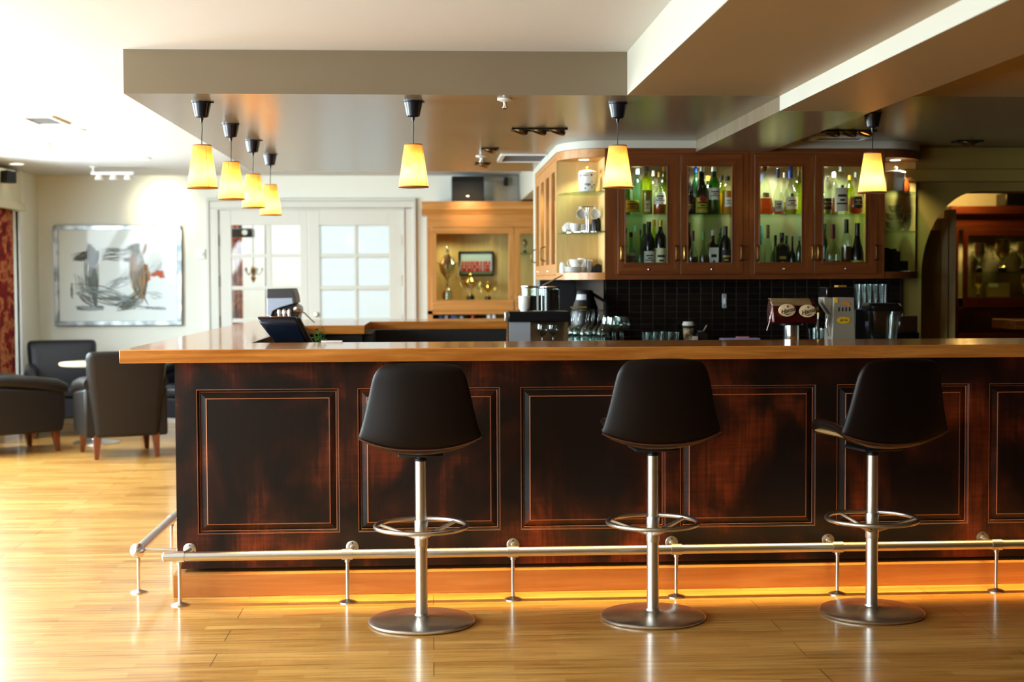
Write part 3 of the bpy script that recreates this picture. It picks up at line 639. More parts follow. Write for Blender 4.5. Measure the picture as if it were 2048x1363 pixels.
# foot rails
def foot_rail(name, label, pts_x, y, zr, x0, x1, side=False):
    t = thing(name, label, 'foot rail', (0, 0, 0)); r = .0205
    def V(a, b, c): return (a, b, c) if not side else (b, a, c)
    MB().tube([V(x0, y, zr), V(x1, y, zr)], r, 20).build('rail', STEEL, t)
    if not side: MB().lathe([(.0, 0), (r*.7, .003), (r*1.02, .010), (r*1.02, .06)], seg=20, T=Matrix.Translation((x0-.012, y, zr)) @ Matrix.Rotation(PI/2, 4, 'Y')).build('end_cap', STEEL, t)
    else: MB().lathe([(.001, -.035), (.018, -.031), (.031, -.014), (.034, 0), (.031, .014), (.024, .024), (.024, .04)], seg=20, T=Matrix.Translation((y, x0, zr)) @ Matrix.Rotation(-PI/2, 4, 'X')).build('end_ball', STEEL, t)
    for k in pts_x:
        MB().tube([V(k-.023, y, zr), V(k+.023, y, zr)], r+.004, 20).lathe([(.012, -.034), (.012, -.012)], V(k, y, zr), 14).build('collar', STEEL, t)
        MB().lathe([(.0375, 0), (.0375, .004), (.03, .008), (.012, .012), (.0078, .016), (.0078, zr-.03)], V(k, y, 0), 20).build('post', STEEL, t)
        tgt = (YP if not side else XP0)-.0012
        dxr = .012 if not side else 0
        MB().tube([V(k, y+.0, zr), V(k+dxr, tgt - (.002 if not side else .002), zr-.005)], .0085, 10).build('bracket', STEEL, t)
        ax = V(k+dxr, tgt, zr-.005); T = Matrix.Translation(ax) @ (Matrix.Rotation(PI/2, 4, 'X') if not side else Matrix.Rotation(-PI/2, 4, 'Y'))
        g = MB().lathe([(.029, 0), (.029, .004), (.025, .006), (.011, .006), (.009, .012)], seg=24, T=T)
        for q in range(3): a = PI/2+q*2*PI/3; g.lathe([(.0035, .006), (.0035, .0066), (.001, .0067)], (.019*math.cos(a), .019*math.sin(a), 0), 8, 1, T)
        g.build('wall_flange', [STEEL, BLKM], t)
foot_rail('foot_rail', 'long brushed steel foot rail on posts along the bar front', [-1.096+.7225*k for k in range(12)], 6.07, .211, -1.16, 7.2)
foot_rail('foot_rail', 'steel foot rail with a ball end along the short side of the bar', [6.33+.80*k for k in range(6)], -1.325, .195, 6.31, 10.5, True)

# ------------------------------------------------------------------ bar stools
def bar_stool(x, y, rz, dz, label, spoke0):
    t = thing('bar_stool', label, 'bar stool', (x, y, 0), rz, 'bar stools along the bar front')
    MB().lathe([(.001, 0), (.212, 0), (.218, .004), (.219, .009), (.216, .013), (.208, .0155), (.12, .021), (.04, .028), (.030, .032), (.0275, .04)], seg=72).build('base', STEEL, t)
    MB().lathe([(.0250, .03), (.0250, .33)], seg=28).build('lower_pole', STEEL, t)
    MB().lathe([(.0235, .32), (.0235, .665+dz)], seg=28).build('upper_pole', STEEL, t)
    MB().lathe([(.0245, .665+dz), (.0245, .675+dz), (.018, .678+dz), (.018, .70+dz)], seg=24).build('pole_cap', BLK, t)
    MB().lathe([(.0272, .318), (.0278, .320), (.0278, .420), (.0272, .422)], seg=28).lathe([(.0285, .372), (.0285, .376)], seg=28).build('footring_sleeve', STEEL, t)
    zr = .398
    MB().torus((0, 0, zr), .186, .0095, 'Z', 64, 12).build('footring', STEEL, t)
    for k in range(3):
        a = spoke0+2*PI*k/3 - rz
        MB().tube([(.024*math.cos(a), .024*math.sin(a), .352), (.10*math.cos(a), .10*math.sin(a), .372), (.182*math.cos(a), .182*math.sin(a), zr-.003)], [.010, .0085, .0075], 10).build('footring_spoke', STEEL, t)
    MB().box(-.09, -.09, .690+dz, .09, .09, .702+dz).build('seat_plate', BLKM, t, bevel=.01)
    prof = [(-.210, 1.090, .146, .012, 0), (-.222, 1.082, .164, .018, 0), (-.226, 1.055, .182, .028, 0), (-.224, .99, .194, .036, 0), (-.221, .90, .211, .042, 0), (-.217, .82, .229, .048, .004), (-.213, .765, .241, .048, .018),
            (-.206, .730, .243, .042, .044), (-.186, .712, .234, .026, .056), (-.13, .706, .219, .01, .068), (-.04, .706, .208, 0, .080), (.06, .712, .202, 0, .082), (.15, .724, .197, 0, .070), (.205, .726, .18, 0, .04), (.222, .715, .155, 0, .01)]
    prof = [(a, .722+(b-.706)*.905, c, d, e) for a, b, c, d, e in prof]
    nu = 12; vs = []; fs = []
    for (yy, z, hw, wrap, lift) in prof:
        for i in range(nu+1):
            u = -1+2*i/nu; au = abs(u)**2.4
            vs.append((hw*u, yy+wrap*au, z+dz+lift*au-(.010*au if z > 1.03 else 0)))
    for j in range(len(prof)-1):
        for i in range(nu): a = j*(nu+1)+i; fs.append((a, a+1, a+nu+2, a+nu+1))
    g = MB().add(vs, fs); o = g.build('seat_shell', [LEATAN, LEA], t)
    bm = bmesh.new(); bm.from_mesh(o.data); bm.normal_update()
    c = sum((f.normal.y for f in bm.faces if f.calc_center_median().z > .95+dz))
    if c < 0: bmesh.ops.reverse_faces(bm, faces=bm.faces)
    bm.to_mesh(o.data); bm.free()
    q = o.modifiers.new('t', 'SOLIDIFY'); q.thickness = .034; q.offset = .0; q.use_even_offset = False; q.material_offset = 1; q.material_offset_rim = 1
    q = o.modifiers.new('s', 'SUBSURF'); q.levels = 2; q.render_levels = 2
    # piping along the lower rear edge
    pts = []
    yy, z, hw, wrap, lift = prof[7]
    for i in range(13):
        u = -1+2*i/12; au = abs(u)**2.4; pts.append((hw*u*1.0, yy+wrap*au-.017, z+dz+lift*au-.010))
    MB().tube(pts, .0028, 8).build('piping', mat('piping_brown', (84, 44, 26), .5) if 'piping_brown' not in bpy.data.materials else bpy.data.materials['piping_brown'], t)
    # padded seat cushion inside the shell
    g = MB(); vs = []; fs = []
    rows = [(-.165, .775), (-.10, .770), (-.02, .772), (.07, .772), (.15, .766), (.20, .752)]
    hw_ = [.19, .205, .208, .205, .198, .170]
    for (yy, z), hw in zip(rows, hw_):
        for i in range(9):
            u = -1+2*i/8; vs.append((hw*u, yy, z+dz+.012*(1-abs(u)**3)))
    n = len(vs)
    for (yy, z), hw in zip(rows, hw_):
        for i in range(9): u = -1+2*i/8; vs.append((hw*u*.97, yy*.97, .735+dz+.02*abs(u)**2.4))
    for j in range(5):
        for i in range(8):
            a = j*9+i; fs.append((a, a+1, a+10, a+9)); fs.append((n+a, n+a+9, n+a+10, n+a+1))
    for i in range(8): fs.append((i, n+i, n+i+1, i+1)); a = 45+i; fs.append((a, a+1, n+a+1, n+a))
    for j in range(5): a = j*9; fs.append((a, a+9, n+a+9, n+a)); a = j*9+8; fs.append((a, n+a, n+a+9, a+9))
    g.add(vs, fs); g.build('seat_cushion', LEATAN, t, sub=1)
    return t
bar_stool(-.0484, 5.687, .0, .0, 'brown leather bar stool with steel pole, nearest the bar corner', math.radians(40))
bar_stool(.9088, 5.703, math.radians(2.5), .010, 'middle brown leather bar stool, its back slightly turned, on a round steel base', math.radians(-90+6))
bar_stool(1.8352, 5.714, math.radians(13), .0, 'near-black leather bar stool turned so that its tan seat edge shows', math.radians(118))

# ------------------------------------------------------------------ armchairs and lounge table
def armchair(x, y, rz, label, m):
    t = thing('armchair', label, 'armchair', (x, y, 0), rz, 'leather armchairs round the lounge table')
    # back: tapered slab leaning outwards, rounded
    g = MB(); vs = []; fs = []
    rows = [(.17, .265, -.315, -.20), (.30, .275, -.325, -.20), (.50, .295, -.345, -.20), (.70, .315, -.375, -.235), (.82, .322, -.392, -.275), (.855, .300, -.385, -.305)]
    for z, hw, yb, yf in rows:
        for (u, v) in ((-1, 0), (-.9, -1), (-.45, -1.25), (0, -1.35), (.45, -1.25), (.9, -1), (1, 0), (.9, 1), (0, 1.05), (-.9, 1)):
            ym, hy = (yb+yf)/2, (yf-yb)/2; vs.append((hw*u, ym+hy*v*.9, z))
    n = 10
    for j in range(len(rows)-1):
        for i in range(n): fs.append((j*n+i, j*n+(i+1) % n, (j+1)*n+(i+1) % n, (j+1)*n+i))
    fs.append(tuple(range(n-1, -1, -1))); fs.append(tuple((len(rows)-1)*n+i for i in range(n)))
    g.add(vs, fs); g.build('backrest', m, t, bevel=.02, sub=1)
    MB().box(-.235, -.20, .17, .235, .30, .36).build('seat_base', m, t, bevel=.02)
    o = MB().box(-.225, -.19, .36, .225, .33, .46).build('seat_cushion', m, t, bevel=.04)
    for s in (-1, 1):
        g = MB().prism([(-.29, .17), (.31, .17), (.335, .30), (.335, .50), (-.29, .56)], s*.235, s*.325, 'X'); g.build('side_panel', m, t, bevel=.02)
        g = MB().tube([(s*.280, -.30, .60), (s*.284, -.15, .60), (s*.286, .10, .575), (s*.288, .27, .545), (s*.288, .335, .515), (s*.288, .352, .49)], [.048, .052, .055, .058, .053, .028], 16); g.build('armrest', m, t)
        for yy in (.27, -.27):
            k = .25 if yy > 0 else .225
            T = Matrix.Translation((s*k, yy, 0)); dx = s*.012; dy = .02 if yy > 0 else -.02
            vs = [(-.016+dx, -.016+dy, 0), (.016+dx, -.016+dy, 0), (.016+dx, .016+dy, 0), (-.016+dx, .016+dy, 0), (-.03, -.03, .19), (.03, -.03, .19), (.03, .03, .19), (-.03, .03, .19)]
            MB().add(vs, [(3, 2, 1, 0), (4, 5, 6, 7), (0, 1, 5, 4), (1, 2, 6, 5), (2, 3, 7, 6), (3, 0, 4, 7)], T=T).build('leg', LEG, t, bevel=.003)
    return t
armchair(-2.53, 11.48, math.radians(22), 'leather armchair seen from behind, nearest the bar corner', LEACH2)
armchair(-3.49, 11.74, math.radians(-49), 'brown-black leather armchair cut by the picture edge, its side to the camera', LEACH2)
armchair(-3.38, 13.02, math.radians(196), 'blue-black leather armchair with creased back facing the camera by the curtain', LEACH)
armchair(-2.26, 12.98, math.radians(150), 'leather armchair half hidden behind the bar corner, below the painting', LEACH)
lt = thing('lounge_table', 'round pale lounge table on a steel disc foot between the armchairs', 'table', (-2.92, 12.30, 0))
MB().lathe([(.001, 0), (.20, 0), (.20, .01), (.17, .02), (.05, .035), (.03, .06)], seg=40).build('base', STEEL, lt); MB().lathe([(.03, .05), (.03, .675)], seg=20).build('column', STEEL, lt)
MB().lathe([(.001, .675), (.29, .675), (.30, .685), (.30, .70), (.29, .705), (.001, .705)], seg=48).build('tabletop', wood('pale_table', (214, 190, 150), (232, 212, 176), 'X', .3), lt)

#@@CAB
# ------------------------------------------------------------------ wall cabinets behind the bar
YC, YB = 8.47, 8.83
Z0, Z1 = 1.432, 2.162
def outline(off=0):
    n = 14; p = [(.79-off, 10.60), (.79-off, YB)]
    p += [(1.056+(.266+off)*math.cos(a), YB+(.36+off)*math.sin(a)) for a in [PI+PI/2*i/n for i in range(1, n+1)]]
    p += [(2.79+(.31+off)*math.cos(a), YB+(.36+off)*math.sin(a)) for a in [1.5*PI+PI/2*i/n for i in range(0, n+1)]]
    p += [(3.10+off, YW-.002), (XW-.01, YW-.002), (XW-.01, 10.60)]
    return p
struct('trim_5', MB().prism(outline(.004), 2.198, ZS, 'Z'), SOFW, smooth=True)
def cab_door(par, x0, x1, gx0, gx1, hx, wx, wz, z0=Z0, z1=Z1, gz0=1.496, gz1=2.095):
    g = MB(); y0, y1 = YC-.002, YC+.02
    g.prism([(x0, z0), (x1, z0), (gx1, gz0), (gx0, gz0)], y0, y1, 'Y', 0).prism([(gx0, gz1), (gx1, gz1), (x1, z1), (x0, z1)], y0, y1, 'Y', 0)
    g.prism([(x0, z0), (gx0, gz0), (gx0, gz1), (x0, z1)], y0, y1, 'Y', 1).prism([(gx1, gz0), (x1, z0), (x1, z1), (gx1, gz1)], y0, y1, 'Y', 1)
    b = .008
    g.box(gx0, y0-.003, gz0, gx0+b, y0+.006, gz1, 1).box(gx1-b, y0-.003, gz0, gx1, y0+.006, gz1, 1).box(gx0+b, y0-.003, gz0, gx1-b, y0+.006, gz0+b, 0).box(gx0+b, y0-.003, gz1-b, gx1-b, y0+.006, gz1, 0)
    d = g.build('door', [wx, wz], par, smooth=False, bevel=.0015)
    MB().box(gx0+b-.002, y0+.006, gz0+b-.002, gx1-b+.002, y0+.010, gz1-b+.002).build('pane', PANE, d, smooth=False)
    MB().tube([(hx, y0, 1.515), (hx, y0-.022, 1.522), (hx, y0-.028, 1.56), (hx, y0-.022, 1.598), (hx, y0, 1.605)], [.006, .0045, .004, .0045, .006], 8).build('handle', GOLD, d)
    xm = (x0+x1)/2; MB().lathe([(.007, 0), (.007, .003), (.003, .006), (.001, .006)], seg=12, T=Matrix.Translation((xm, y0, 1.462)) @ Matrix.Rotation(PI/2, 4, 'X')).build('lock', CHROME, d)
    return d
def glass_cab(x0, x1, doors, label):
    t = thing('glass_cabinet', label, 'cabinet', (0, 0, 0))
    g = MB().box(x0, YC+.022, 1.401, x0+.025, YB, 2.196).box(x1-.025, YC+.022, 1.401, x1, YB, 2.196).box(x0+.025, YC+.022, 2.13, x1-.025, YB, 2.196)
    g.build('carcass', BIRCH, t, smooth=False)
    MB().box(x0+.025, YC+.022, 1.401, x1-.025, YB, 1.433).build('bottom_board', CHX, t, smooth=False)
    g = MB().box(x0, YC, Z1+.002, x1, YC+.022, 2.196).box(x0, YC, 1.401, x1, YC+.022, Z0-.002)
    for a, b in ((x0, doors[0][0]), (doors[-1][1], x1)):
        g.box(a, YC, Z0-.002, b-.001, YC+.022, Z1+.002, 1)
    g.build('face_frame', [CHX, CHZ], t, smooth=False)
    MB().box(x0+.025, YB-.012, 1.433, x1-.025, YB-.004, 2.13).build('mirror_back', MIRROR, t, smooth=False)
    MB().box(x0+.027, YC+.05, 1.793, x1-.027, YB-.014, 1.801).build('glass_shelf', GSHELF, t, smooth=False)
    for k, (a, b, ga, gb, hx) in enumerate(doors): cab_door(t, a, b, ga, gb, hx, CHX, CHZ)
    for xl in [(d[0]+d[1])/2 for d in doors]: MB().lathe([(.03, 0), (.001, -.003)], (xl, 8.66, 2.129), 20).build('lamp_lens', GLOWW, t)
    return t
glass_cab(1.056, 1.941, [(1.134, 1.516, 1.176, 1.443, 1.150), (1.520, 1.905, 1.560, 1.842, 1.537)], 'cherry wall cabinet with two glazed doors, next to the open rounded shelf with cups')
glass_cab(1.943, 2.786, [(1.975, 2.344, 2.002, 2.274, 2.328), (2.348, 2.742, 2.396, 2.672, 2.364)], 'cherry wall cabinet with two glazed doors lit orange by the pendant in front')
for par, hx in (('glass_cabinet', 1.488), ('glass_cabinet', 1.888), ('glass_cabinet.001', 1.988), ('glass_cabinet.001', 2.726)):
    dr_ = [c for c in bpy.data.objects[par].children if c.name.startswith('door')]
    d = min(dr_, key=lambda o: abs(sum((Vector(v.co).x for v in o.data.vertices))/len(o.data.vertices)-hx))
    y0 = YC-.002; MB().tube([(hx, y0, 1.515), (hx, y0-.022, 1.522), (hx, y0-.028, 1.56), (hx, y0-.022, 1.598), (hx, y0, 1.605)], [.006, .0045, .004, .0045, .006], 8).build('handle', BRASS, d)
def corner(cx, rx, s, label, wx, wz, lab_wood):
    t = thing('corner_shelf_unit', label, 'shelf unit', (0, 0, 0))
    def pl(k, y1=YB): # quarter plan, k = inset
        n = 14; a0, a1 = (PI, 1.5*PI) if s < 0 else (1.5*PI, 2*PI)
        return [(cx+(rx-k)*math.cos(a0+(a1-a0)*i/n), y1+(.36-k)*math.sin(a0+(a1-a0)*i/n)) for i in range(n+1)] + [(cx, y1)]
    MB().prism(pl(0), 1.401, 1.444, 'Z').build('bottom_board', wx, t)
    MB().prism(pl(0), 2.145, 2.196, 'Z').build('top_board', wx, t)
    xa_, xb_ = (cx-rx, cx) if s < 0 else (cx, cx+rx)
    MB().box(xa_, YB-.012, 1.444, xb_, YB, 2.145).build('back_panel', lab_wood, t, smooth=False)
    for z in (1.940, 1.697): MB().prism(pl(.012, YB-.013), z-.008, z, 'Z').build('glass_shelf', GSHELF, t)
    for z in (1.60, 1.65, 1.75, 1.80, 1.85, 1.90):
        for xx in (xa_+.05, xb_-.05): pass
    MB().lathe([(.032, 0), (.001, -.003)], (.95 if s < 0 else 2.92, 8.68, 2.144), 20).build('lamp_lens', GLOWW, t)
    return t
corner(1.056, .266, -1, 'open rounded end shelf of pale wood holding a white pot, cups and saucers', OKX, OKZ, BIRCH)
corner(2.79, .31, 1, 'open rounded end shelf at the arch side holding a lidded pot and glass bowls', CHX, CHZ, BIRCH)
sc = thing('side_cabinet', 'pale oak wall cabinet with narrow glass doors on the short wall beside the cups', 'cabinet', (0, 0, 0))
MB().box(.812, YB+.001, 2.14, XW-.01, 10.60, 2.196).box(.812, YB+.001, 1.401, XW-.01, 10.60, 1.44).box(.812, 10.57, 1.44, XW-.01, 10.60, 2.14).build('carcass', OKX, sc, smooth=False)
MB().box(XW-.018, YB+.001, 1.44, XW-.01, 10.57, 2.14).build('back_panel', BIRCH, sc, smooth=False)
MB().box(.82, YB+.004, 1.79, XW-.02, 10.56, 1.798).build('glass_shelf', GSHELF, sc, smooth=False)
ny = 4; dy = (10.60-YB)/ny
MB().box(.79, YB, Z1+.002, .812, 10.60, 2.196).box(.79, YB, 1.401, .812, 10.60, Z0-.002).build('face_frame', OKX, sc, smooth=False)
for k in range(ny):
    a, b = YB+dy*k+.003, YB+dy*(k+1)-.003; w_ = .085
    g = MB().box(.79, a, Z0, .812, a+w_, Z1).box(.79, b-w_, Z0, .812, b, Z1).box(.79, a+w_, Z0, .812, b-w_, Z0+.07).box(.79, a+w_, Z1-.07, .812, b-w_, Z1)
    d = g.build('door', OKZ, sc, smooth=False, bevel=.002)
    MB().box(.800, a+w_-.002, Z0+.068, .804, b-w_+.002, Z1-.068).build('pane', PANE, d, smooth=False)
    if k in (1, 3):
        hy = b-.03
        MB().tube([(.79, hy, 1.53), (.76, hy, 1.54), (.755, hy, 1.58), (.76, hy, 1.62), (.79, hy, 1.63)], .0045, 8).build('handle', BRASS, d)
        MB().lathe([(.008, 0), (.005, .006), (.001, .006)], seg=12, T=Matrix.Translation((.79, (a+b)/2, 1.46)) @ Matrix.Rotation(-PI/2, 4, 'Y')).build('lock', CHROME, d)

# ------------------------------------------------------------------ bottles
SHP = dict(
    wine=[(.001, 0), (.92, 0), (1, .02), (1, .60), (.93, .67), (.6, .74), (.40, .79), (.36, .95)],
    tall=[(.001, 0), (.92, 0), (1, .02), (1, .66), (.9, .72), (.50, .78), (.38, .82), (.36, .95)],
    squat=[(.001, 0), (.9, 0), (1, .03), (1.0, .38), (.95, .46), (.75, .54), (.40, .62), (.28, .70), (.26, .95)],
    round=[(.001, 0), (.7, 0), (.92, .06), (1, .2), (.98, .34), (.8, .46), (.45, .56), (.27, .64), (.25, .95)],
    cone=[(.001, 0), (.95, 0), (1, .03), (.97, .20), (.75, .45), (.48, .66), (.28, .80), (.25, .95)],
    square=[(.001, 0), (.95, 0), (1, .01), (1, .62), (.93, .68), (.5, .73), (.34, .77), (.32, .95)],
    champ=[(.001, 0), (.92, 0), (1, .02), (1, .38), (.86, .50), (.58, .62), (.40, .76), (.36, .95)])
def bottle(px, wpx, toppx, up, row, shp, gl, cap, lab, liq, desc, lz=(.12, .5), lw=1.15, cz=.88, flat=1.0, mark=True):
    Y = (8.60, 8.725)[row]; z0 = 1.8012 if up else 1.4332
    x = at(px, 450, Y).x; zt = at(px, toppx, Y).z; H = zt-z0; r = wpx/2*Y/2794
    t = thing('bottle', desc, 'bottle', (x, Y, z0), 0, 'bottles in the glass cabinets')
    pr = [(q*r, max(z, 0)*H) for q, z in SHP[shp]]; sq = 6 if shp == 'square' else 0
    MB().lathe(pr, seg=28, sq=0 if not sq else 0, ry=flat).build('glass_body', G[gl], t) if not sq else MB().lathe(pr[:5], seg=32, sq=6, ry=flat).lathe(pr[4:], seg=24).build('glass_body', G[gl], t)
    if liq:
        li, lv = liq; pp = []
        for (q, z), (q2, z2) in zip(pr, pr[1:]):
            if z >= lv*H: break
            pp.append((max(q-.002, .001), z+.002))
            if z2 >= lv*H: pp.append((max(q+(q2-q)*(lv*H-z)/max(z2-z, 1e-6)-.002, .001), lv*H)); break
        if gl in ('clear', 'aqua', 'lime', 'green', 'brown'): MB().lathe(pp, seg=24, sq=sq, ry=flat).build('liquid', LQ[li], t)
    rn = pr[-1][0]
    MB().lathe([(rn*1.12, cz*H), (rn*1.15, cz*H+.002), (rn*1.15, H-.001), (rn*1.0, H), (.001, H)], seg=20).build('cap', CP[cap], t)
    if lab:
        la, lb = lz[0]*H, lz[1]*H; g = MB()
        def rad(z):
            for (q, a), (q2, b) in zip(pr, pr[1:]):
                if a <= z <= b: return q+(q2-q)*(z-a)/max(b-a, 1e-6)
            return r
        if sq:
            g.box(-r*.82, -r*flat*1.01-.001, la, r*.82, -r*flat*1.01, lb, 0)
            if mark: g.box(-r*.5, -r*flat*1.01-.0016, la+(lb-la)*.62, r*.5, -r*flat*1.01-.001, la+(lb-la)*.74, 1).box(-r*.2, -r*flat*1.01-.0016, la+(lb-la)*.25, r*.2, -r*flat*1.01-.001, la+(lb-la)*.5, 1)
        else:
            zs = [la+(lb-la)*i/6 for i in range(7)]
            g.lathe([(rad(z)+.0008, z) for z in zs], seg=16, a0=-PI/2-lw, a1=-PI/2+lw, ry=flat)
            if mark:
                for f0, f1, ww in ((.62, .72, .55), (.30, .36, .7), (.44, .52, .3)):
                    g.lathe([(rad(la+(lb-la)*f)+.0014, la+(lb-la)*f) for f in (f0, f1)], seg=8, mi=1, a0=-PI/2-lw*ww, a1=-PI/2+lw*ww, ry=flat)
        g.build('label', [LB[lab], LB['gold'] if lab == 'black' else INK], t, smooth=not sq)
    return t
# first door, upper shelf
bottle(1264, 30, 372, 1, 0, 'squat', 'clear', 'white', 'lime', None, 'squat clear bottle with a pale green label, front of the first door', (.08, .50), 1.2, flat=.6)
bottle(1275, 20, 337, 1, 1, 'wine', 'aqua', 'blue', None, None, 'clear bottle with a light blue cap behind the squat one')
bottle(1293, 24, 331, 1, 0, 'tall', 'lime', 'black', 'cream', ('yellow', .5), 'tall yellow-green bottle with a black cap in the first door', (.05, .28), .5)
bottle(1319, 26, 344, 1, 0, 'squat', 'clear', 'gold', 'white', ('amber', .24), 'clear bottle with a white label over amber liquid, first door', (.24, .52), 1.1)
bottle(1328, 20, 330, 1, 1, 'wine', 'lime', 'gold', None, None, 'yellow-green bottle half hidden at the door edge, upper shelf of the first door')
bottle(1307, 16, 341, 1, 1, 'wine', 'clear', 'white', None, None, 'slim clear bottle at the back of the first door, upper shelf')
bottle(1252, 18, 352, 1, 1, 'wine', 'green', 'dkgreen', None, None, 'green glass bottle at the back behind the pendant shade')
# first door, lower shelf
bottle(1252, 14, 456, 0, 1, 'squat', 'clear', 'black', None, ('brown', .3), 'short clear bottle with a black cap in the lower corner of the first door')
bottle(1262, 26, 464, 0, 0, 'squat', 'aqua', 'black', 'grey', ('brown', .16), 'greenish bottle with a grey label, lower shelf of the first door', (.22, .5))
bottle(1268, 14, 451, 0, 1, 'wine', 'clear', 'blue', None, None, 'bottle with a wide pale blue cap on the lower shelf of the first door')
bottle(1281, 12, 459, 0, 0, 'squat', 'aqua', 'black', None, None, 'greenish clear bottle beside the pale blue cap, lower shelf')
bottle(1289, 18, 447, 0, 1, 'wine', 'dkgreen', 'dkgreen', None, None, 'dark green bottle behind the white-labelled dark one')
bottle(1298, 23, 443, 0, 0, 'wine', 'navy', 'black', 'white', None, 'black bottle with a white label, lower shelf of the first door', (.18, .44))
bottle(1308, 18, 439, 0, 1, 'wine', 'lime', 'gold', None, None, 'yellow-green bottle with a gold cap on the lower shelf of the first door')
bottle(1321, 22, 440, 0, 0, 'tall', 'black', 'gold', 'cream', None, 'dark bottle with an orange neck band and pale label, lower shelf', (.04, .48), 1.3)
# second door, upper
bottle(1377, 12, 337, 1, 1, 'wine', 'black', 'black', None, None, 'black bottle in the upper corner of the second door')
bottle(1381, 16, 378, 1, 0, 'tall', 'brown', 'black', 'black', ('brown', .5), 'short brown bottle at the frame of the second door, upper shelf')
bottle(1391, 16, 333, 1, 1, 'wine', 'dkgreen', 'navy', None, None, 'dark green bottle with blue-black cap behind the red-sealed one')
bottle(1403, 27, 331, 1, 0, 'champ', 'dkgreen', 'silver', 'lime', None, 'dark bottle with a yellow-green label and round red seal', (.03, .34), 1.2)
bottle(1416, 22, 352, 1, 1, 'wine', 'green', 'gold', None, None, 'bright green bottle behind the red-sealed one, second door')
bottle(1428, 24, 331, 1, 0, 'wine', 'green', 'white', 'white', None, 'green bottle with a white cap and white label with red print', (.30, .54), 1.2)
bottle(1443, 18, 351, 1, 1, 'tall', 'lime', 'black', None, ('orange', .55), 'black-capped bottle of orange drink beside the green one')
bottle(1455, 22, 352, 1, 0, 'tall', 'clear', 'black', 'white', ('orange', .62), 'black-capped bottle of orange drink with a small white label, at the door edge', (.2, .44), .7)
# second door, lower
bottle(1378, 14, 445, 0, 1, 'wine', 'black', 'black', None, None, 'slim black bottle at the frame of the second door, lower shelf')
bottle(1386, 20, 461, 0, 0, 'squat', 'clear', 'red', None, ('brown', .4), 'clear bottle with a dark red cap, lower shelf of the second door', cz=.76)
bottle(1407, 16, 463, 0, 0, 'squat', 'clear', 'green', None, ('brown', .45), 'bottle with a green cap and brown liquid, lower shelf of the second door', cz=.8)
bottle(1426, 22, 460, 0, 0, 'square', 'brown', 'white', 'white', ('brown', .6), 'square bottle with a big white label, lower shelf of the second door', (.02, .60))
bottle(1440, 16, 455, 0, 1, 'wine', 'dkgreen', 'black', None, None, 'dark green bottle behind the square white-labelled one')
bottle(1451, 23, 452, 0, 0, 'tall', 'black', 'black', 'black', None, 'black bottle with gold lettering at the edge of the second door', (.1, .5), cz=.78)
# third door, upper
bottle(1529, 34, 331, 1, 0, 'cone', 'clear', 'brown', 'white', ('amber', .33), 'conical clear decanter with a cork stopper and amber drink', (.34, .44), .5, mark=False)
bottle(1556, 22, 337, 1, 0, 'round', 'clear', 'navy', 'white', ('amber', .16), 'round-bellied clear bottle with a blue cap and small paper label', (.06, .30), .9, cz=.80)
bottle(1581, 30, 331, 1, 0, 'round', 'clear', 'navy', 'cream', ('yellow', .16), 'wide round bottle with a blue cap, blue seal and oval label', (.10, .36), .95, cz=.74)
bottle(1598, 24, 330, 1, 1, 'wine', 'lime', 'gold', None, None, 'yellow-green bottle at the edge of the third door, upper shelf')
bottle(1568, 20, 345, 1, 1, 'squat', 'clear', 'silver', None, ('amber', .3), 'clear bottle at the back between the two blue-capped ones')
# third door, lower
bottle(1523, 16, 450, 0, 1, 'tall', 'clear', 'blue', None, None, 'clear bottle with a pale blue neck, lower shelf of the third door', cz=.6)
bottle(1536, 24, 449, 0, 0, 'cone', 'clear', 'white', 'white', None, 'pale clear bottle with white labels, lower shelf of the third door', (.03, .17), 1.2, cz=.72)
bottle(1564, 26, 465, 0, 0, 'square', 'black', 'black', 'black', None, 'square black bottle with gold lettering, lower shelf of the third door', (.03, .56), flat=.6)
bottle(1551, 20, 470, 0, 1, 'squat', 'dkgreen', 'black', None, None, 'low dark green bottle behind the square black one')
bottle(1585, 14, 472, 0, 0, 'squat', 'dkgreen', 'black', None, None, 'low dark bottle beside the square black one, third door')
bottle(1599, 13, 472, 0, 0, 'wine', 'green', 'green', None, None, 'low green bottle at the edge of the third door, lower shelf')
bottle(1573, 16, 471, 0, 1, 'wine', 'dkgreen', 'dkgreen', None, None, 'dark green bottle with a green cap at the back of the third door')
# fourth door, upper
bottle(1653, 20, 352, 1, 0, 'squat', 'clear', 'silver', 'black', ('yellow', .12), 'clear bottle with a black label in the corner of the fourth door', (.12, .42))
bottle(1682, 27, 331, 1, 0, 'wine', 'clear', 'silver', 'white', None, 'clear bottle with a big white label and blue neck seal, fourth door', (.06, .54), 1.25, flat=.8)
bottle(1712, 31, 344, 1, 0, 'round', 'clear', 'silver', 'black', ('amber', .40), 'round bottle of amber drink with a dark round label, fourth door', (.14, .42), .62)
bottle(1699, 20, 350, 1, 1, 'wine', 'lime', 'gold', None, None, 'yellow-green bottle at the back of the fourth door')
bottle(1667, 18, 344, 1, 1, 'wine', 'clear', 'white', None, ('amber', .4), 'slim clear bottle at the back of the fourth door, upper shelf')
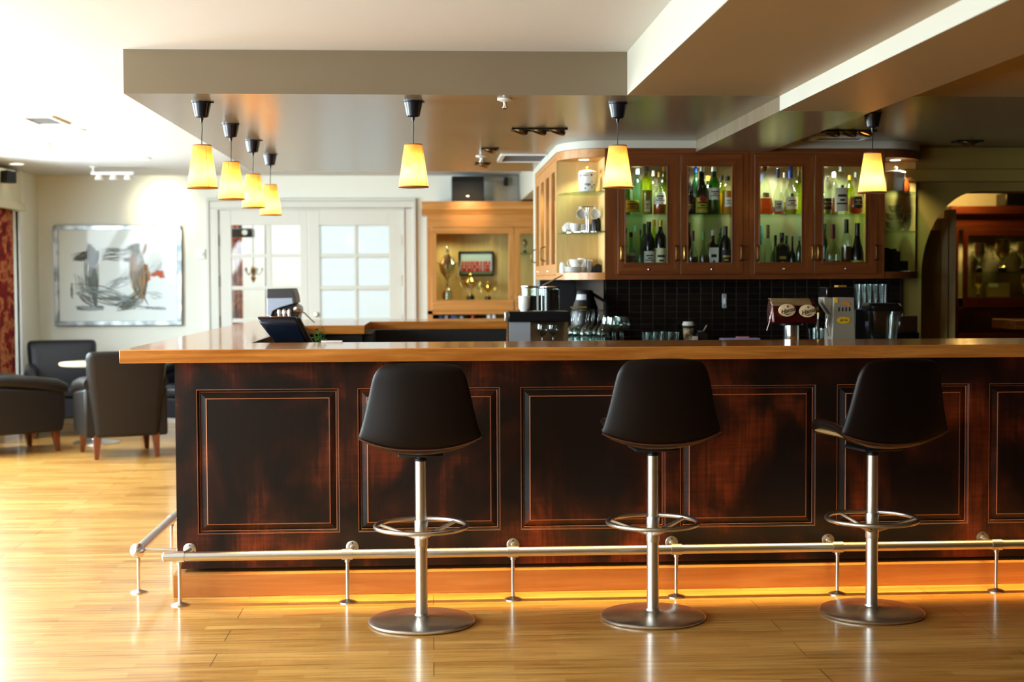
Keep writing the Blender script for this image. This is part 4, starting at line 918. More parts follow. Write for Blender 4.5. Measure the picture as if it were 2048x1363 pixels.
# fourth door, lower
bottle(1666, 30, 448, 0, 0, 'squat', 'clear', 'red', None, ('red', .26), 'clear bottle with dark red cap and red drink, lower shelf of the fourth door', cz=.70)
bottle(1693, 22, 438, 0, 0, 'wine', 'clear', 'black', None, ('brown', .50), 'clear bottle of brown drink with a black pourer, fourth door', cz=.74)
bottle(1715, 26, 446, 0, 0, 'champ', 'black', 'black', 'lime', None, 'black bottle with a long curved neck and yellow-green label, fourth door', (.02, .26), 1.3, cz=.5)
bottle(1650, 14, 447, 0, 1, 'wine', 'green', 'dkgreen', None, None, 'slim green bottle in the lower corner of the fourth door')
def seal(bt, dz, r, m):
    b = [o for o in bpy.data.objects if o.get('label') == bt][0]
    return b, dz, r, m
for lab_, z, rr, yy, ms in (('dark bottle with a yellow-green label and round red seal', .095, .020, -.046, 'red'), ('wide round bottle with a blue cap, blue seal and oval label', .118, .011, -.036, 'blue'), ('clear bottle with a big white label and blue neck seal, fourth door', .172, .010, -.026, 'blue')):
    b = [o for o in bpy.data.objects if o.get('label') == lab_][0]
    MB().lathe([(rr, 0), (rr, .003), (rr*.7, .004), (.001, .004)], seg=24, T=Matrix.Translation((0, yy, z)) @ Matrix.Rotation(PI/2, 4, 'X')).build('seal', REDS if ms == 'red' else BLUS, b)

# ------------------------------------------------------------------ crockery on the open shelves
def put(name, label, cat, x, y, z, group=None, rz=0): return thing(name, label, cat, (x, y, z), rz, group)
def X(px, Y): return at(px, 450, Y).x
Ys = 8.66
t = put('ceramic_pot', 'white ceramic pot with small dark prints and a yellow knob on the top glass shelf', 'pot', X(1176, Ys), Ys, 1.9402)
MB().lathe([(.001, 0), (.042, 0), (.047, .01), (.056, .05), (.060, .09), (.060, .122), (.057, .126), (.05, .126)], seg=40).build('body', PORC, t)
MB().lathe([(.056, .126), (.05, .132), (.02, .138), (.008, .14)], seg=32).build('lid', PORC, t)
MB().lathe([(.006, .138), (.008, .146), (.014, .152), (.012, .158), (.001, .16)], seg=16).build('knob', CP['gold'], t)
g = MB()
for a, z, w_, h_ in ((-.95, .095, .10, .014), (.25, .10, .14, .010), (-.45, .02, .10, .010), (.62, .04, .18, .018), (.38, .025, .2, .004), (.38, .034, .2, .004), (-.35, .102, .55, .003), (.3, .062, .2, .003)):
    rr = .0475+.0155*min(1, z/.09)
    g.lathe([(rr+.0010, z), (rr+.0012, z+h_)], seg=5, a0=-PI/2+a-w_/2, a1=-PI/2+a+w_/2)
g.build('print', INK, t)
text_mesh('lettering', 'MIJO', .020, INK, t, (-.008, -.0590, .046))
def cup(t, c, r=.030, h=.045, T=None, name='cup_body'):
    MB().lathe([(.001, 0), (r*.6, 0), (r*.66, .004), (r*.92, h*.5), (r, h), (r*.93, h), (r*.85, h*.5), (r*.5, .008), (.001, .008)], c, 28, T=T).build(name, PORC, t)
def mug_handle(t, c, r, h, a=0, T=None):
    ca, sa = math.cos(a), math.sin(a); g = MB()
    g.tube([(c[0]+ca*(r*.9+o), c[1]+sa*(r*.9+o), c[2]+h*k) for o, k in ((0, .82), (.014, .80), (.020, .55), (.014, .32), (-.002, .26))], .004, 8, T=T); g.build('handle', PORC, t)
# middle shelf
zm = 1.6972
t = put('cup_tree', 'chrome cup tree with two white cups hanging tilted, middle glass shelf', 'cup stand', X(1175, 8.64), 8.64, zm)
MB().lathe([(.001, 0), (.05, 0), (.05, .004), (.001, .006)], seg=24).tube([(-.006, 0, .004), (-.006, 0, .15)], .003).tube([(.006, 0, .004), (.006, 0, .15)], .003).tube([(-.05, 0, .155), (.05, 0, .155)], .003).tube([(-.055, 0, .125), (-.05, 0, .155)], .003).tube([(.055, 0, .125), (.05, 0, .155)], .003).build('stand', CHROME, t)
for s in (-1, 1):
    T = Matrix.Translation((s*.042, -.02, .105)) @ Matrix.Rotation(PI/2-.15, 4, 'X')
    c = put('cup', 'white cup hanging on the %s arm of the chrome cup tree' % ('outer' if s < 0 else 'inner'), 'cup', X(1175, 8.64)+s*.042, 8.62, zm+.105, 'white cups on the open shelf'); c.rotation_euler = (PI/2-.15, 0, 0)
    cup(c, (0, 0, -.02), .032, .046); mug_handle(c, (0, 0, -.02), .032, .046, PI/2)
def plates(label, x, y, z, n, r, grp):
    for i in range(n):
        o = MB().lathe([(.001, 0), (r*.55, 0), (r*.6, .002), (r, .008), (r, .0095), (r*.58, .004), (.001, .004)], seg=36).build('saucer', PORC, loc=(x, y, z+i*.0066))
        nm = ['lowest', 'second lowest', 'third', 'fourth', 'fifth', 'sixth', 'seventh', 'top'][i if i < n-1 else 7]
        tag(o, label % nm, 'saucer', grp)
plates('white saucer, %s of the stack behind the cup tree', X(1176, 8.76), 8.755, zm, 7, .052, 'saucers behind the cup tree')
t = put('cup', 'white cup lying tipped against another on the middle glass shelf', 'cup', X(1134, 8.70), 8.71, zm+.028, 'white cups on the open shelf'); t.rotation_euler = (0, 1.2, .5)
cup(t, (0, 0, -.022), .030, .046); mug_handle(t, (0, 0, -.022), .03, .046, 1.2)
t = put('cup', 'white cup standing at the outer end of the middle glass shelf', 'cup', X(1151, 8.64), 8.64, zm, 'white cups on the open shelf'); cup(t, (0, 0, 0), .035, .052); mug_handle(t, (0, 0, 0), .035, .052, PI)
t = put('dark_jug', 'small black jug beside the cup tree on the middle glass shelf', 'jug', X(1194, 8.66), 8.70, zm)
MB().lathe([(.001, 0), (.028, 0), (.031, .03), (.028, .07), (.018, .09), (.019, .098), (.016, .098)], seg=28).build('body', BLK, t); mug_handle(t, (0, 0, .01), .02, .08, 1.2)
bpy.data.objects[t.children[-1].name].data.materials[0] = BLK
# bottom shelf
zb = 1.4442
t = put('salt_shaker', 'white salt shaker at the outer end of the lowest open shelf', 'shaker', X(1126, 8.70), 8.72, zb)
MB().lathe([(.001, 0), (.020, 0), (.020, .045), (.016, .060), (.001, .066)], seg=24).build('body', PORC, t); MB().lathe([(.0165, .060), (.010, .067), (.001, .069)], seg=20).build('cap', PORC, t)
plates('white saucer, %s of the stack under the cup on the lowest shelf', X(1148, 8.62), 8.62, zb, 5, .062, 'saucers on the lowest open shelf')
t = put('cup', 'white cup with a thin print resting on the stacked saucers of the lowest shelf', 'cup', X(1152, 8.62), 8.62, zb+.0314, 'white cups on the open shelf')
cup(t, (0, 0, 0), .043, .050); mug_handle(t, (0, 0, 0), .043, .050, PI+.3); g = MB()
g.lathe([(.0400, .028), (.0405, .032)], seg=6, a0=-PI/2+.2, a1=-PI/2+.8).build('print', CP['red'], t)
t = put('cup', 'tall white mug behind the saucer stack of the lowest shelf', 'cup', X(1166, 8.72), 8.745, zb, 'white cups on the open shelf'); cup(t, (0, 0, 0), .032, .09); mug_handle(t, (0, 0, 0), .032, .08, 0)
t = put('canister', 'white metal canister beside the saucer stack on the lowest shelf', 'canister', X(1178, 8.64), 8.66, zb)
MB().lathe([(.001, 0), (.026, 0), (.026, .072)], seg=28).build('body', LGREY, t); MB().lathe([(.027, .072), (.027, .080), (.001, .082)], seg=28).build('lid', PORC, t)
t = put('black_pouch', 'black folded pouch leaning in the inner corner of the lowest shelf', 'pouch', X(1197, 8.66), 8.66, zb)
MB().prism([(-.045, 0), (.04, 0), (.030, .03), (-.005, .058), (-.035, .035)], -.04, .04, 'Y').build('body', BLKM, t, bevel=.008)
t = put('small_carton', 'small white carton standing behind the black pouch', 'carton', X(1206, 8.74), 8.76, zb)
MB().box(-.018, -.012, 0, .018, .012, .085).build('box', PORC, t, bevel=.002); MB().box(-.012, -.0128, .03, .012, -.012, .06).build('print', BLUS, t)
# right rounded shelf
zt_ = 1.9402
t = put('lidded_pot', 'cream ribbed pot with a knobbed lid on the top shelf of the arch-side end unit', 'pot', X(1790, Ys), Ys, zt_)
g = MB(); g.lathe([(.001, 0), (.050, 0), (.053, .01), (.058, .09), (.062, .12), (.060, .122)], seg=48); g.build('body', PORC, t)
for k in range(12): a = -PI/2-.6+1.2*k/11; g = MB().tube([(.0535*math.cos(a), .0535*math.sin(a), .02), (.0585*math.cos(a), .0585*math.sin(a), .09)], .0016, 6).build('rib', PORC, t)
MB().lathe([(.063, .122), (.060, .130), (.03, .138), (.01, .14)], seg=36).build('lid', PORC, t); MB().lathe([(.006, .138), (.010, .146), (.014, .155), (.008, .164), (.001, .166)], seg=18).build('knob', PORC, t)
t = put('wine_figure', 'dark brown ornament with a spiky edge beside the cream pot', 'ornament', X(1818, Ys), 8.75, zt_)
MB().lathe([(.001, 0), (.028, 0), (.034, .03), (.028, .07), (.016, .095), (.001, .11)], seg=20).build('body', LQ['brown'], t)
for k in range(7): a = 2*PI*k/7; MB().tube([(.02*math.cos(a), .02*math.sin(a), .04+.008*k), (.045*math.cos(a), .045*math.sin(a), .05+.008*k)], [.004, .001], 6).build('spike', LQ['brown'], t)
def bowl(label, x, y, z, r, h, m=GLASS, nm='glass_bowl', cat='glass bowl', grp='glass bowls on the arch-side shelf'):
    o = MB().lathe([(.001, 0), (r*.4, 0), (r*.45, .004), (r*.8, h*.35), (r, h), (r*.95, h), (r*.75, h*.38), (r*.35, .008), (.001, .008)], seg=36).build(nm, m, loc=(x, y, z)); return tag(o, label, cat, grp)
bowl('wide glass bowl standing on the middle shelf of the arch-side end unit', X(1790, 8.64), 8.64, zm, .062, .06)
bowl('glass bowl stacked in the wide one on the arch-side middle shelf', X(1790, 8.64), 8.64, zm+.0605, .060, .05)
bowl('small glass bowl on top of the glass bowl stack', X(1790, 8.64), 8.64, zm+.111, .045, .05)
bowl('tall narrow glass bowl beside the stack near the outer curve', X(1815, 8.72), 8.735, zm, .030, .11)
t = put('black_case', 'tall black case with a jagged top on the lowest arch-side shelf', 'case', X(1781, 8.66), 8.66, zb)
MB().prism([(-.055, 0), (.047, 0), (.05, .13), (.03, .125), (.022, .145), (-.01, .14), (-.03, .15), (-.05, .142)], -.05, .05, 'Y').build('body', BLKM, t, bevel=.005)
t = put('black_box', 'small black box with a pale foot on the lowest arch-side shelf', 'box', X(1808, 8.66), 8.70, zb)
MB().box(-.033, -.03, .006, .033, .03, .068).build('body', BLK, t, bevel=.003); MB().box(-.038, -.035, 0, .045, .035, .006).build('foot', PORC, t)

# ------------------------------------------------------------------ glasses and machines on the back worktop
def wineglass_mesh(H=.20, R=.038, name='bowl'):
    return MB().lathe([(.001, .0), (.034, 0), (.033, .002), (.008, .006), (.0042, .012), (.0036, H*.42), (.008, H*.45), (R*.6, H*.52), (R*.96, H*.66), (R, H*.74), (R*.86, H), (R*.83, H), (R*.965, H*.74), (R*.93, H*.66), (R*.55, H*.53), (.001, H*.475)], seg=28)
me0 = None
def wg(x, y, inv, label, H=.19, R=.036, z=ZW):
    global me0
    o = wineglass_mesh(H, R).build('wine_glass', GLASS, loc=(x, y, z+(H if inv else 0)))
    if inv: o.rotation_euler = (PI, 0, 0)
    return tag(o, label, 'wine glass', 'stemmed glasses on the back worktop')
ordn = ['nearest the dark coffee canisters', 'second from the coffee canisters', 'third from the coffee canisters', 'fourth from the coffee canisters', 'fifth from the coffee canisters', 'sixth from the coffee canisters', 'last before the upright glasses']
for i, px in enumerate((1125, 1144, 1157, 1172, 1184, 1196, 1206)):
    Yq = 8.27 + .08*(i % 3); wg(X(px, Yq), Yq, True, 'upturned wine glass in the front row, ' + ordn[i], .20, .037)
for i, px in enumerate((1149, 1163, 1178, 1192)):
    wg(X(px, 8.5), 8.53+.09*(i % 2), True, 'upturned wine glass in the rear row, ' + ['first', 'second', 'third', 'last'][i] + ' from the coffee canisters', .20, .037)
for i, (px, Yq) in enumerate(((1218, 8.36), (1231, 8.26), (1246, 8.36), (1226, 8.47), (1241, 8.58))):
    wg(X(px, Yq), Yq, False, 'upright balloon glass, ' + ['beside the last upturned glass', 'middle of the front three', 'outer end of the front row', 'rear row, inner one', 'rear row, outer one'][i], .155, .045)
for i, px in enumerate((1291, 1306, 1321, 1336, 1351)):
    Yq = 8.4; o = MB().lathe([(.001, 0), (.018, 0), (.020, .004), (.023, .062), (.0215, .062), (.0185, .008), (.001, .006)], seg=22).build('tumbler', GLASS, loc=(X(px, Yq), Yq, ZW))
    tag(o, 'low clear tumbler in the row by the paper cups, ' + ['farthest from the cups', 'second', 'middle one', 'fourth', 'next to the cups'][i], 'tumbler', 'tumblers on the back worktop')
for i, px in enumerate((1626, 1640)):
    Yq = 8.2; o = MB().lathe([(.001, 0), (.022, 0), (.024, .004), (.028, .085), (.0265, .085), (.0215, .008), (.001, .006)], seg=22).build('tumbler', GLASS, loc=(X(px, Yq), Yq, ZW))
    tag(o, 'clear tumbler between beer tap and juice press, ' + ['by the tap', 'by the press'][i], 'tumbler', 'tumblers on the back worktop')
t = put('oil_bottle', 'small amber bottle in front of the tumblers beside the beer tap', 'bottle', X(1641, 8.35), 8.38, ZW); MB().lathe([(.001, 0), (.02, 0), (.02, .09), (.008, .13), (.008, .165)], seg=20).build('glass_body', G['brown'], t); MB().lathe([(.009, .155), (.009, .175), (.001, .176)], seg=14).build('cap', CP['gold'], t)
# paper cups, napkins, boxes
KR = noise_mat('printed_paper', [(.42, (90, 70, 44)), (.5, (178, 160, 120)), (.6, (206, 190, 150))], 30, .7)
Yq = 8.42; x = X(1377, Yq)
t = put('paper_cup_stack', 'printed paper coffee cup with a white lid on the back worktop', 'paper cup', x, Yq, ZW)
MB().lathe([(.001, 0), (.026, 0), (.034, .10)], seg=28).build('cup_body', KR, t); MB().lathe([(.035, .100), (.037, .103), (.037, .108), (.030, .124), (.001, .124)], seg=28).build('lid', PORC, t); MB().lathe([(.0335, .085), (.0355, .099)], seg=28).build('sleeve', BLKM, t)
tag(MB().box(-.016, -.01, 0, .016, .01, .036).build('white_card', PORC, loc=(X(1390, 8.4), 8.40, ZW), rot=.2, bevel=.001), 'small white card standing beside the paper coffee cup', 'card')
t = put('napkin_pile', 'pile of pale violet napkins on the back worktop', 'napkins', X(1480, 8.35), 8.35, ZW); NAP = mat('violet_paper', (150, 138, 186), .8)
MB().box(-.115, -.05, 0, .115, .05, .026).build('pile', NAP, t, bevel=.004); MB().box(-.02, -.04, .026, .05, .02, .034).build('loose_napkin', mat('pink_paper', (190, 130, 130), .8), t)
t = put('steel_scoop', 'small steel scoop leaning on a dark holder behind the white card', 'scoop', X(1405, 8.45), 8.46, ZW)
MB().box(-.03, -.03, 0, .03, .03, .055).build('holder', BLKM, t, bevel=.004); MB().tube([(.0, 0, .05), (.03, 0, .10)], .004).build('handle', STEEL, t); MB().lathe([(.001, 0), (.022, .004), (.024, .012), (.022, .012)], (-.005, 0, .055), 20).build('bowl', STEEL, t)
t = thing('wall_switch', 'narrow pale switch plate on the dark tiles above the napkins', 'switch', (X(1449, YW-.01), YW-.008, 1.262))
MB().box(-.014, -.006, -.046, .014, 0, .046).build('plate', LGREY, t, bevel=.002); MB().box(-.007, -.009, -.018, .007, -.006, .018).build('rocker', WHT, t)
# coffee corner with canisters, mug and kettle
t = put('cup_shelf_rack', 'black topped rack with a grey side panel at the left end of the back worktop', 'rack', 0, 0, 0)
xa1, xb1 = X(1016, 7.9), X(1131, 7.9)
MB().box(xa1, 7.90, 1.163, xb1+.02, 8.14, 1.222).build('top', BLK, t, bevel=.006); MB().box(xa1+.006, 7.92, ZW, X(1060, 7.92), 7.935, 1.163).build('side_panel', LGREY, t)
MB().box(xb1, 7.92, ZW, xb1+.015, 8.12, 1.163).box(xa1+.006, 8.11, ZW, xb1, 8.12, 1.163).build('back_panel', noise_mat('amber_smoked', [(.3, (60, 44, 28)), (.7, (110, 84, 54))], 8, .2), t)
MB().box(xa1-.02, 7.90, 1.165, xa1, 7.96, 1.22).build('hinge_block', STEEL, t, bevel=.004)
for i, (px, Yq) in enumerate(((1084, 8.00), (1106, 8.05))):
    o = wineglass_mesh(.13, .03).build('wine_glass', GLASS, loc=(X(px, Yq), Yq, ZW)); tag(o, 'short stemmed glass under the black rack, ' + ['beside the grey panel', 'behind the upturned glasses'][i], 'wine glass', 'stemmed glasses on the back worktop')
tag(MB().box(-.05, -.02, 0, .05, .02, .014).build('red_tray', REDS, loc=(X(1100, 7.95), 7.95, ZW), bevel=.002), 'small red tray under the black rack', 'tray')
zk = 1.2222
t = put('mug', 'plain white mug at the front edge of the black rack', 'mug', X(1048.5, 7.93), 7.935, zk)
MB().lathe([(.001, 0), (.022, 0), (.024, .006), (.033, .02), (.034, .085), (.0325, .088), (.030, .085), (.030, .02), (.001, .012)], seg=36).build('body', PORC, t)
def canister(px, Yq, r, h, fill, label):
    t = put('coffee_canister', label, 'canister', X(px, Yq), Yq, zk, 'coffee canisters on the black rack')
    MB().lathe([(.001, 0), (r, 0), (r, h), (r-.002, h), (r-.002, .003), (.001, .003)], seg=36).build('glass_body', GLASS, t)
    MB().lathe([(.001, .004), (r-.003, .004), (r-.003, h*fill), (.001, h*fill+.004)], seg=30).build('coffee_beans', mat('coffee_beans', (22, 14, 12), .5), t)
    MB().lathe([(r+.002, h), (r+.003, h+.004), (r+.003, h+.012), (.001, h+.014)], seg=36).build('lid', CHROME, t)
canister(1058, 8.03, .045, .132, .66, 'narrow glass canister of coffee beans behind the white mug')
canister(1097, 8.02, .061, .128, .95, 'wide glass canister full of coffee beans on the black rack')
t = put('kettle', 'black kettle with a shiny band on the back worktop in front of the blue-lit tiles', 'kettle', X(1172, 9.0), 9.05-.18, ZW+.0)
t.location = (X(1170, 8.76), 8.755, ZW)
MB().lathe([(.001, 0), (.088, 0), (.090, .17), (.082, .2), (.060, .26), (.052, .30), (.045, .315), (.001, .318)], seg=36).build('body', BLK, t); MB().lathe([(.066, .235), (.054, .290)], seg=20, a0=PI*1.05, a1=PI*1.5).build('band', LGREY, t)
MB().tube([(.08, 0, .10), (.13, 0, .14), (.13, 0, .24), (.05, 0, .29)], .011, 8).build('handle', BLK, t)
MB().box(-.10, -.09, .206, -.0, -.075, .214).build('gold_plate', CP['gold'], t)
MB().tube([(.0, 0, 0), (.12, .0, .06)], .004).build('whisk_probe', STEEL, put('steel_spoon', 'thin steel spoon lying slanted over the canister lids', 'spoon', X(1083, 8.04), 8.03, zk+.145))
tag(MB().lathe([(.001, 0), (.075, 0), (.075, .01), (.055, .05), (.055, .12), (.04, .15), (.001, .155)], seg=30).build('coffee_grinder', BLKM, loc=(X(1134, 9.1), 9.1, ZW)), 'black grinder hopper between the canisters and the kettle', 'grinder')

# ------------------------------------------------------------------ beer tap, press, blender on the inner bench
YT, ZI = 6.93, .9402
xt = at(1583, 650, YT).x
t = thing('beer_tap', 'beer tap head with two oval white badges on a chrome column', 'beer tap', (xt, YT, ZI))
def rz(py, Y=YT): return at(1583, py, Y).z - ZI
MB().lathe([(.055, 0), (.055, .01), (.038, .014), (.0375, rz(648)), (.001, rz(648))], seg=40).build('column', CHROME, t)
MB().lathe([(.058, rz(650)), (.060, rz(646)), (.05, rz(644))], seg=36).build('collar', BLK, t)
hw = 43*YT/2794
zc_ = rz(622)
g = MB().prism([(-.075, rz(645)), (.06, rz(645)), (.066, rz(620)), (.035, rz(598)), (-.02, rz(598)), (-.055, rz(610))], -hw-.004, hw+.004, 'X')
g.build('housing', mat('dark_red_metal', (70, 16, 12), .25, .5), t, bevel=.006)
g = MB().prism([(-.058, rz(611)), (-.05, rz(611)), (-.014, rz(598)), (.03, rz(597)), (.03, rz(596)-.0), (-.016, rz(596)), (-.052, rz(606)-.0), (-.062, rz(609))], -hw-.006, hw-.02, 'X')
g.build('front_cover', mat('gold_beige_metal', (176, 150, 104), .3, .5), t, bevel=.004)
BADGE = mat('badge_cream', (226, 196, 150), .4)
for k, px in enumerate((1575, 1616)):
    xb = at(px, 621, YT-.09).x - xt; zz = at(px, 620 if k == 0 else 621.5, YT-.09).z - ZI
    T = Matrix.Translation((xb, -.078, zz)) @ Matrix.Rotation(PI/2, 4, 'X')
    b = MB().lathe([(.0425, 0), (.0430, .004), (.042, .008), (.039, .009), (.001, .0095)], seg=44, ry=.74, T=T).build('badge', BADGE, t)
    MB().tube([(xb, -.078, zz), (xb, -.05, zz)], .008).build('tap_handle', CHROME, t)
    text_mesh('lettering', 'Hansa', .031, INK, t, (xb+.001, -.0885, zz-.002), (PI/2, -.26, 0), .35, .0006, .95)
    MB().tube([(xb-.017+.034*i/8, -.0885, zz-.016+.004*(i/8)-.007*math.sin(PI*i/8)) for i in range(9)], [.0006+.0014*math.sin(PI*i/8) for i in range(9)], 6).build('swash', INK, t)
    MB().lathe([(.005, 0), (.001, .0008)], seg=16, ry=1.35, T=Matrix.Translation((xb+.001, -.088, zz+.019)) @ Matrix.Rotation(PI/2, 4, 'X')).build('emblem', CP['brown'], t)
MB().tube([(-hw-.012, -.03, rz(603)), (-hw-.006, -.035, rz(612)), (-hw-.004, -.03, rz(625)), (-hw-.012, -.03, rz(642)), (-hw-.026, -.03, rz(660))], [.005, .003, .003, .0028, .0024], 8).build('side_lever', CHROME, t)
MB().lathe([(.012, 0), (.013, .008), (.008, .014), (.001, .015)], seg=18, T=Matrix.Translation((hw+.006, -.03, rz(617))) @ Matrix.Rotation(PI/2, 4, 'Y')).build('side_knob', GOLD, t)
# juice press / dispenser
YD = 6.88; xd0, xd1 = at(1663, 690, YD).x, at(1712, 690, YD).x
def dz_(py): return at(1688, py, YD).z - ZI
t = thing('juice_press', 'white electric juice press with four dark slots and a yellow oval badge', 'juice press', ((xd0+xd1)/2, YD, ZI)); w0 = (xd1-xd0)/2
DW = mat('warm_grey_enamel', (142, 134, 116), .35)
g = MB(); wt_ = w0*.84; zt1 = dz_(594)
g.add([(-w0-.004, 0, 0), (w0+.004, 0, 0), (w0+.004, .14, 0), (-w0-.004, .14, 0), (-wt_, 0, zt1), (wt_, 0, zt1), (wt_, .14, zt1), (-wt_, .14, zt1)], [(0, 1, 5, 4), (1, 2, 6, 5), (2, 3, 7, 6), (3, 0, 4, 7), (4, 5, 6, 7), (3, 2, 1, 0)])
g.prism([(-wt_-.045, zt1), (-wt_, zt1), (-wt_-.004, zt1-.09), (-wt_-.045, zt1-.03)], .02, .12, 'Y')
g.build('body', DW, t, bevel=.004)
MB().box(-wt_-.035, .005, zt1, wt_-.001, .135, dz_(574)).build('hopper', mat('smoked_hopper', (20, 16, 16), .08), t, bevel=.004)
MB().box(-wt_*.4, .03, dz_(574), wt_*.4, .10, dz_(570)).build('hopper_lid', CP['gold'], t)
for k in range(4):
    MB().box(-.0032, -.0022, -.010, .0032, .001, .010, T=Matrix.Translation((-.026+.0178*k, 0, dz_(618)))).build('slot', BLKM, t, bevel=.002)
YEL = mat('badge_yellow', (226, 176, 22), .5)
MB().lathe([(.035, 0), (.001, .0006)], seg=24, ry=.5, T=Matrix.Translation((-.002, -.0018, dz_(640))) @ Matrix.Rotation(PI/2, 4, 'X')).build('oval_badge', YEL, t)
text_mesh('lettering', 'JUS YA', .0125, INK, t, (-.002, -.0032, dz_(640)))
MB().box(-wt_+.004, -.0022, dz_(605), -wt_+.020, -.0008, dz_(595)).build('price_sticker', YEL, t); MB().prism([(-.012, dz_(608)), (.03, dz_(610)), (.03, dz_(606)), (.01, dz_(603)), (-.012, dz_(606))], -.0022, -.0008, 'Y').build('fruit_sticker', mat('sticker_orange', (216, 120, 30), .5), t)
MB().tube([(-w0-.012, .03, dz_(632)), (-w0-.018, .03, dz_(648)), (-w0-.006, .03, dz_(672))], [.006, .008, .005]).build('spout', CHROME, t)
# blender jug
YJ = 7.02; xj = at(1762.5, 650, YJ).x
def jz(py): return at(1762, py, YJ).z - ZI
t = thing('blender_jug', 'clear ribbed mixer jug with a black lid near the end of the bar', 'blender', (xj, YJ, ZI))
zz0 = jz(684)
MB().lathe([(.07, 0), (.072, .01), (.066, zz0-.02), (.05, zz0)], seg=4*8, sq=4).build('motor_base', BLK, t)
k = YJ/2794
MB().lathe([(.001, zz0), (26*k, zz0), (27*k, zz0+.01), (32*k, jz(618)), (31*k, jz(618)), (25.5*k, zz0+.012), (.001, zz0+.008)], seg=48, sq=5).build('jug', GLASS, t)
MB().lathe([(33*k, jz(621)), (34.5*k, jz(617)), (35*k, jz(611)), (30*k, jz(606)), (.001, jz(605))], seg=48, sq=5).build('lid', BLK, t)
MB().tube([(32*k, 0, jz(626)), (38*k, 0, jz(634)), (36*k, 0, jz(655)), (29*k, 0, jz(668))], .005).build('handle', GLASS, t)
# glass rack of tall glasses behind
for i, px in enumerate((1716, 1727, 1738, 1750, 1762)):
    Yq = 8.1; o = MB().lathe([(.001, 0), (.013, .002), (.015, .07), (.019, .145), (.0178, .145), (.0135, .07), (.001, .01)], seg=22).build('highball_glass', GLASS, loc=(X(px, Yq), Yq, 1.222))
    tag(o, 'tall highball glass on the dark box behind the mixer jug, ' + ['next to the juice press', 'second from the press', 'third from the press', 'fourth from the press', 'fifth from the press'][i], 'highball glass', 'highball glasses behind the mixer')
o = MB().lathe([(.001, 0), (.020, 0), (.017, .145), (.001, .145)], seg=24).build('shaker_tin', BLK, loc=(X(1774, 8.1), 8.1, 1.222)); tag(o, 'black shaker tin at the end of the highball glasses', 'shaker')
tag(MB().box(X(1708, 8.05), 8.02, 1.04-.02, X(1782, 8.05), 8.17, 1.222).build('glass_washer', BLK, smooth=False, bevel=.004), 'black box carrying the highball glasses behind the mixer jug', 'appliance')
t = thing('cash_box', 'dark brown box with a knob on the worktop beyond the mixer jug', 'box', (X(1817, 8.3), 8.36, ZW))
MB().box(-.06, -.05, .055, .065, .05, .155).build('upper_box', mat('brown_card', (62, 34, 20), .6), t, bevel=.004); MB().box(-.07, -.055, 0, .075, .055, .055).build('lower_box', BLK, t, bevel=.004); MB().lathe([(.008, .155), (.006, .17), (.001, .172)], (-.008, 0, 0), 14).build('knob', BLK, t)

# ------------------------------------------------------------------ till, coffee machine, herb, notes at the bar corner
YR = 7.15
t = thing('till_screen', 'black tilted till screen standing at the inner bar corner', 'till', (at(572, 680, YR).x, YR, ZI))
def R(px, py): p = at(px, py, YR); return (p.x-t.location.x, p.z-ZI)
a, b, c, d = R(520, 633), R(598, 633), R(628, 690), R(556, 690)
g = MB()  # wedge: rounded top roll, back leaning
P3 = lambda p, y: (p[0], y, p[1])
A1, B1, B2, A2 = R(515, 642), R(592, 640), R(606, 692), R(556, 692)
pro = [(-.085, 0), (-.095, -.03), (-.08, -.075), (-.02, -.155), (.05, -.155), (.09, -.13), (-.02, .004), (-.06, .006)]
vs = []; n = len(pro)
w_ = 78*YR/2794; sh = 34*YR/2794
for s in (0, 1):
    for (yy, z) in pro:
        fr_ = min(1, max(0, -z/.155)); xx = (-.140 if s == 0 else -.140+w_)+sh*fr_*(1.25 if s == 0 else .75)
        vs.append((xx, yy+(.10 if s else 0)*0, R(560, 634)[1]+z))
g.add(vs, [tuple(range(n-1, -1, -1)), tuple(range(n, 2*n))]+[(i, (i+1) % n, n+(i+1) % n, n+i) for i in range(n)])
g.build('screen_housing', [NAVY], t, bevel=.012)
zt2 = R(560, 634)[1]
g = MB(); xw = -.140+w_
g.add([(xw-.005, -.05, zt2-.002), (xw+.012, -.02, zt2-.006), (xw+.012, .03, zt2-.006), (xw-.005, .03, zt2-.002), (xw+.045, -.03, zt2-.155), (xw+.085, .01, zt2-.155), (xw+.085, .09, zt2-.155), (xw+.045, .09, zt2-.155)], [(0, 1, 2, 3), (4, 5, 6, 7), (0, 1, 5, 4), (1, 2, 6, 5), (2, 3, 7, 6), (3, 0, 4, 7)]); g.build('side_cooling_fins', BLKM, t, bevel=.004)
g = MB().lathe([(.09, 0), (.09, .015), (.03, .03), (.03, zt2-.12)], (.0, .02, 0), 28); g.build('stand', BLK, t)
MB().box(-.02, -.01, 0, .02, .0, .004, T=Matrix.Translation((-.07, -.06, zt2+.004)) @ Matrix.Rotation(.5, 4, 'Y')).build('paper_slip', PORC, t)
YM = 9.62; x0m = at(537, 600, YM).x; zb0 = 1.1078
t = thing('coffee_machine', 'coffee machine with grey side and dark top behind the till', 'coffee machine', (x0m, YM, zb0))
def Rm(px, py): p = at(px, py, YM); return (p.x-x0m, max(p.z-zb0, 0))
g = MB().prism([Rm(538, 595), Rm(588, 594), Rm(590, 606), Rm(560, 615), Rm(549, 621), Rm(546, 630), Rm(546, 656), Rm(538, 656)], -.12, .22, 'Y'); g.build('side_housing', mat('blue_grey_enamel', (150, 160, 176), .4), t, bevel=.004)
